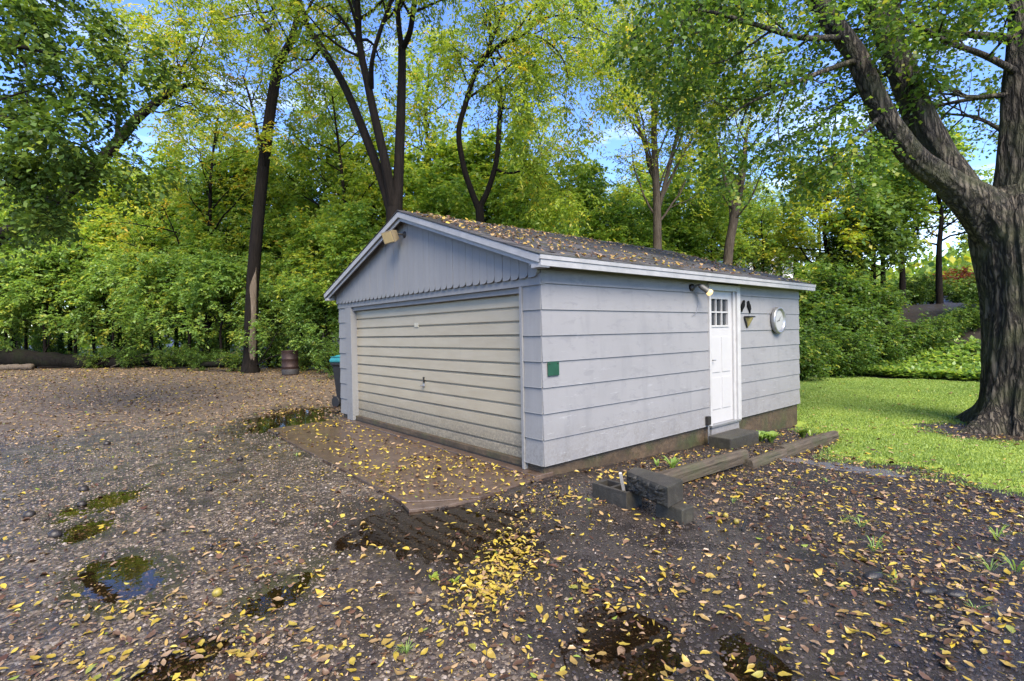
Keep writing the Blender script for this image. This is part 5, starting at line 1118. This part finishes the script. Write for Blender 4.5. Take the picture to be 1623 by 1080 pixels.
# garden plants and grass tufts
def tuft(px, py, z, h, n, lb, mat=LM_SHRUB, wid=.10, nm='garden_plant', cat='plant', grp='small plants in the soil', lean=.55):
    g = np.random.default_rng(int(px*7+py)); p = gpt(px, py, z); x0, y0 = p[0], p[1]; z0 = gh(x0, y0); V = []; F = []; ti = []
    for i in range(n):
        a = g.random()*6.28; l = h*(.6+.6*g.random()); d = np.array([math.cos(a), math.sin(a), 0.]); w_ = np.array([-math.sin(a), math.cos(a), 0.])*l*wid*(.7+.6*g.random()); b = len(V); ln = lean*(.5+g.random())
        pts = [(0, 0, .35), (.3*ln, .45, 1.), (.75*ln, .72, .8), (1.2*ln, .66+.1*g.normal(), .05)]
        o0 = d*g.random()*h*.15
        for (u, v, s) in pts: V += [o0+d*u*l+[0, 0, v*l]-w_*s, o0+d*u*l+[0, 0, v*l]+w_*s]
        for k in range(3): F.append((b+2*k, b+2*k+1, b+2*k+3, b+2*k+2)); ti.append(.45+.4*g.random())
    o = nobj(nm, np.array(V), np.array(F), mat, tint=np.clip(ti, 0, 1)); o.location = (x0, y0, z0); return tag(o, lb, cat, grp)
tuft(1066, 737, -.16, .16, 20, 'spiky green plant in the bed behind the first timber', wid=.09)
tuft(1042, 735, -.16, .10, 10, 'tiny green seedling beside the spiky plant', wid=.12)
tuft(1222, 702, -.33, .19, 46, 'bushy green plant beside the concrete step', wid=.17)
tuft(1207, 700, -.32, .18, 30, 'smaller leafy clump touching the step', wid=.17)
tuft(1272, 692, -.36, .18, 30, 'dark flowering clump at the far end of the bed', LM_DARK, .16)
tuft(1285, 690, -.37, .18, 14, 'pale grassy clump at the lawn end of the bed', wid=.06)
for px, py, h, n, lb in ((1365, 835, .14, 9, 'arching grass tuft in the dark soil, middle one'), (1335, 825, .12, 7, 'arching grass tuft in the dark soil, inner one'), (1385, 875, .15, 12, 'arching grass tuft in the dark soil, nearest the lumps'), (1580, 850, .17, 10, 'tall grass tuft near the lawn corner'), (1570, 905, .14, 12, 'grass tuft below the lawn corner'), (1610, 905, .16, 14, 'grass tuft at the right edge'), (1162, 795, .09, 9, 'pale weed seedling in the leaves beyond the stake'), (685, 925, .055, 12, 'yellow-green leafy twig fallen in the muddy puddle'), (720, 928, .05, 10, 'second leafy twig fallen in the muddy puddle'), (645, 1040, .07, 26, 'low moss and grass clump at the bottom'), (1310, 755, .07, 14, 'weed clump beside the wet strip'), (1420, 930, .09, 8, 'grass sprig between the dark lumps'), (1545, 975, .07, 14, 'low weeds at the bottom right'), (470, 725, .06, 14, 'weed fringe at the apron edge'), (255, 640, .06, 10, 'green weed on the leaf litter'), (340, 682, .06, 10, 'green weed on the gravel left of the far puddle')):
    tuft(px, py, -.15, h*.8, n, lb, LM_SHRUB if 'twig' not in lb else LM_YGREEN, .035 if 'twig' not in lb else .25, 'grass_tuft' if 'twig' not in lb else 'leafy_twig', 'grass tuft' if 'twig' not in lb else 'twig', 'tufts on the ground' if 'twig' not in lb else 'fallen leafy twigs', .9)

# ------------------------------------------------------------------ gravel
def view_sample(n, dmin, dmax, pw, spread_=54):
    d = dmin+(dmax-dmin)*rng.random(n)**pw; a = YAW+R(spread_)*(2*rng.random(n)-1)
    return CAM[0]+np.cos(a)*d, CAM[1]+np.sin(a)*d
def in_garage(x, y): return (x > -.06) & (x < 6.95) & (y > -.05) & (y < 5.8)
ICO = np.array([(0, 0, 1), (.9, 0, .1), (.28, .86, 0), (-.73, .53, .1), (-.73, -.53, -.05), (.28, -.86, 0)], float)
IF = np.array([(0, 1, 2), (0, 2, 3), (0, 3, 4), (0, 4, 5), (0, 5, 1)])
n = 175000; x, y = view_sample(n, 1.6, 13, 1.15)
za, zs, zl = zones(x, y); patch = fbm(x*1.1, y*1.1, 101)
prob = np.clip(.55-.4*za-.6*zs+.9*patch+.35*fbm(x*3.3, y*3.3, 105), .05, 1)*(1-.5*zl); prob = np.where((za > .5), np.clip(.45+.4*fbm(x*1.7, y*1.7, 103), .06, .9), prob)
k = (rng.random(n) < prob) & ~in_garage(x, y) & ~in_poly(x, y, AP_MAIN) & ~in_poly(x, y, AP_PIECE) & (lawn_sd(x, y) < 0)
x, y = x[k], y[k]; n = len(x); z = ground_h(x, y); s = .0035+.0115*rng.random(n)**3.2+.0006*np.hypot(x-CAM[0], y-CAM[1])
V = ICO[None]*(.7+.6*rng.random((n, 6, 1)))*s[:, None, None]*np.stack([.8+.7*rng.random(n), .7+.4*rng.random(n), .55+.3*rng.random(n)], -1)[:, None]
a_ = rng.random(n)*6.28; c_, s_ = np.cos(a_)[:, None], np.sin(a_)[:, None]; V = np.stack([V[..., 0]*c_-V[..., 1]*s_, V[..., 0]*s_+V[..., 1]*c_, V[..., 2]], -1)+np.stack([x, y, z+s*.15], -1)[:, None]
zk = np.maximum(za, zs)[k]; ti = np.repeat(np.clip(rng.beta(1.5, 2.1, n)*(1-.62*(zk > .5)*(rng.random(n) < .88)), 0, 1), 5)
def m_grav():
    m, t, o = nodes_of('gravel_stone'); a = t.nodes.new('ShaderNodeAttribute'); a.attribute_name = 'tint'
    c = ramp(t, a.outputs['Fac'], [(0, (.03, .027, .028)), (.25, (.105, .085, .069)), (.5, (.205, .16, .115)), (.75, (.29, .235, .17)), (.92, (.38, .33, .28)), (1, (.5, .46, .41))]); finish(t, o, c, .16, None, spec=.55); return m
gv = nobj('gravel', V.reshape(-1, 3), (IF[None]+np.arange(n)[:, None, None]*6).reshape(-1, 3), m_grav(), tint=ti); tag(gv, 'wet tan and grey gravel covering the drive', 'gravel', kind='stuff')

# ------------------------------------------------------------------ fallen leaves
def surf_h(x, y):
    z = ground_h(x, y)
    for p in PUD: z = np.where((pud_d(x, y, p) < 1.2), np.maximum(z, pud_level(p)+.001), z)
    z = np.where(in_poly(x, y, AP_MAIN), np.maximum(z, -.109), z); z = np.where(in_poly(x, y, AP_PIECE), np.maximum(z, -.117), z)
    z = np.where(lawn_sd(x, y) > 0, np.maximum(lawn_h(x, y), z)+.022, z)
    return z
def leaf_quads(x, y, z, L, tilt, g, ratio=.46):
    n = len(x); a = g.random(n)*6.283; tx = g.normal(0, tilt, n); ty = g.normal(0, tilt, n)
    ax = np.stack([np.cos(a), np.sin(a), tx], -1); bx = np.stack([-np.sin(a), np.cos(a), ty], -1); up = np.array([0, 0, 1.])
    P = np.stack([x, y, z], -1); l = L[:, None]; w = l*(ratio*(.6+.75*g.random(n)))[:, None]; cu = (.15*g.normal(.5, 1, n))[:, None]*l*up; fo = (.3*g.random(n)**1.5)[:, None]*l*up
    p = [P-ax*l*.5+cu, P-ax*l*.18+bx*w*.42+fo, P+ax*l*.16+bx*w*.45+fo, P+ax*l*.52+cu, P+ax*l*.16-bx*w*.45+fo, P-ax*l*.18-bx*w*.42+fo]
    V = np.stack(p, 1).reshape(-1, 3); b = np.arange(n)[:, None]*6
    F = np.concatenate([b+np.array([[0, 1, 2, 3]]), b+np.array([[0, 3, 4, 5]])], 1).reshape(-1, 4)
    return V, F
n = 430000; x, y = view_sample(n, 1.7, 34, 1.35)
za, zs, zl = zones(x, y); d = np.hypot(x-CAM[0], y-CAM[1]); cl = fbm(x*.9, y*.9, 111); cl2 = fbm(x*3.5, y*3.5, 112)
dens = .05+.28*np.clip(cl+.15, 0, 1)**1.5+.22*np.clip(cl2, 0, 1)
dens = np.where(zl > .3, dens+(.38+.25*cl2)*zl, dens)
band = np.exp(-(((x+1.78)*.79+(y+1.42)*.61)/.60)**2-((-(x+1.78)*.61+(y+1.42)*.79)/.19)**2); dens = dens+.8*band
edge = np.exp(-((x+.55)/.5)**2-((y+.55)/.35)**2); dens = dens+.25*edge
onap = in_poly(x, y, AP_MAIN); dens = np.where(onap, .22+.2*cl+.16*cl2, dens)
mul = (zs > .4) & (x < 8); dens = np.where(mul, .30+.18*cl+.1*cl2, dens)
ls = lawn_sd(x, y); dens = np.where(ls > 0, .022+.30*np.exp(-ls/.3), dens)
wet = np.zeros(len(x), bool)
for p in PUD: wet |= pud_d(x, y, p) < .8
dens = np.where(wet & (band < .15), dens*.5, dens); dens = np.where(x > 17.5, 0, dens); dens = np.where((y+1.4*x > 23) & (y > 9), dens*.35, dens)
k = (rng.random(n) < dens) & ~in_garage(x, y); x, y, zl, band, zs, d, onap = x[k], y[k], zl[k], band[k], zs[k], d[k], onap[k]; n = len(x)
L = (.011+.052*rng.random(n)**2.2)*(1+.026*d); z = surf_h(x, y)+.004+.012*rng.random(n)
ti = np.clip(np.where(rng.random(n) < .40+.42*(band > .2)+.12*onap-.18*zl-.10*zs, rng.normal(.78, .10, n), rng.normal(.36, .16, n)), 0, .97); ti = np.where((zl > .3) & (rng.random(n) < .45), rng.normal(.5, .04, n), ti); ti = np.where(rng.random(n) < .012, 1., ti)
# the 300 nearest in view are single leaves
fwd = (x-CAM[0])*_f[0]+(y-CAM[1])*_f[1]; lat = (x-CAM[0])*_r[0]+(y-CAM[1])*_r[1]; vis = (np.abs(lat)/fwd < .97) & (fwd > 2.35)
order = np.argsort(np.where(vis, fwd, 99)/L); near = order[:300]; far = np.ones(n, bool); far[near] = False
V, F = leaf_quads(x[far], y[far], z[far], L[far], .22, rng); fl_ = nobj('fallen_leaves', V, F, LM_FALL, tint=np.repeat(ti[far], 2)); tag(fl_, 'scattered yellow and brown fallen leaves across the wet ground', 'fallen leaves', kind='stuff')
LMESH = []
for q in range(10):
    g = np.random.default_rng(200+q); K = 9; V = []; F = []; asp = .40+.16*g.random(); cv = g.normal(.12, .12); fo = .10+.2*g.random(); bend = g.normal(0, .10)
    for i in range(K):
        t = i/(K-1); w_ = asp*.5*(math.sin(math.pi*min(1, t*1.02)**.85)**.9 if 0 < t < 1 else .02); zc = cv*(2*t-1)**2+.02*math.sin(t*9+q)
        yb = bend*math.sin(t*3.1)
        for sgn in (-1, 0, 1): V.append((t-.5, yb+sgn*w_, zc+(abs(sgn)*fo*w_*1.4)+.02*math.sin(t*17+sgn*2+q)*abs(sgn)))
    for i in range(K-1):
        for s in (0, 1): F.append((i*3+s, i*3+s+1, (i+1)*3+s+1, (i+1)*3+s))
    b = len(V); V += [(-.5, -.006, cv), (-.5, .006, cv), (-.68, .015+bend, cv-.02), (-.68, .003+bend, cv-.02)]; F.append((b, b+1, b+2, b+3))
    me = npmesh('fallen_leaf', np.array(V), np.array(F), None, True, LM_FALL1); LMESH.append(me)
for q, i in enumerate(near):
    o = bpy.data.objects.new('fallen_leaf', LMESH[q % 10]); s = float(L[i])*1.05; o.location = (x[i], y[i], z[i]+.004); o.scale = (s, s, s); o.rotation_euler = (float(rng.normal(0, .15)), float(rng.normal(0, .15)), float(rng.random()*6.28))
    link(o); tag(o, 'single wet fallen leaf lying on the gravel nearest the camera', 'leaf', 'fallen leaves nearest the camera')
# leaves on the roof
g = np.random.default_rng(301); n = 5200; v = SL*g.random(n); x = RX0+(RX1-RX0)*g.random(n); dn = .25+.42*fbm(x*1.2, v*1.6, 121)+.25*np.exp(-(x/2.)**2); k = g.random(n) < dn; v, x = v[k], x[k]; n = len(v)
P = np.array([slope_pt(a, 1, b, .045+.02*c) for a, b, c in zip(v, x, g.random(n))])
V, F = leaf_quads(P[:, 0], P[:, 1], P[:, 2], .035+.04*g.random(n), .28, g)
V[:, 2] += ((V[:, 1]-np.repeat(P[:, 1], 6))*SLOPE)
tt_ = np.where(g.random(n) < .22, g.normal(.68, .12, n), g.normal(.40, .14, n)); rl = nobj('roof_leaves', V, F, LM_FALL, tint=np.repeat(np.clip(tt_, 0, .96), 2)); tag(rl, 'yellow and brown leaves strewn over the garage roof', 'fallen leaves', kind='stuff')
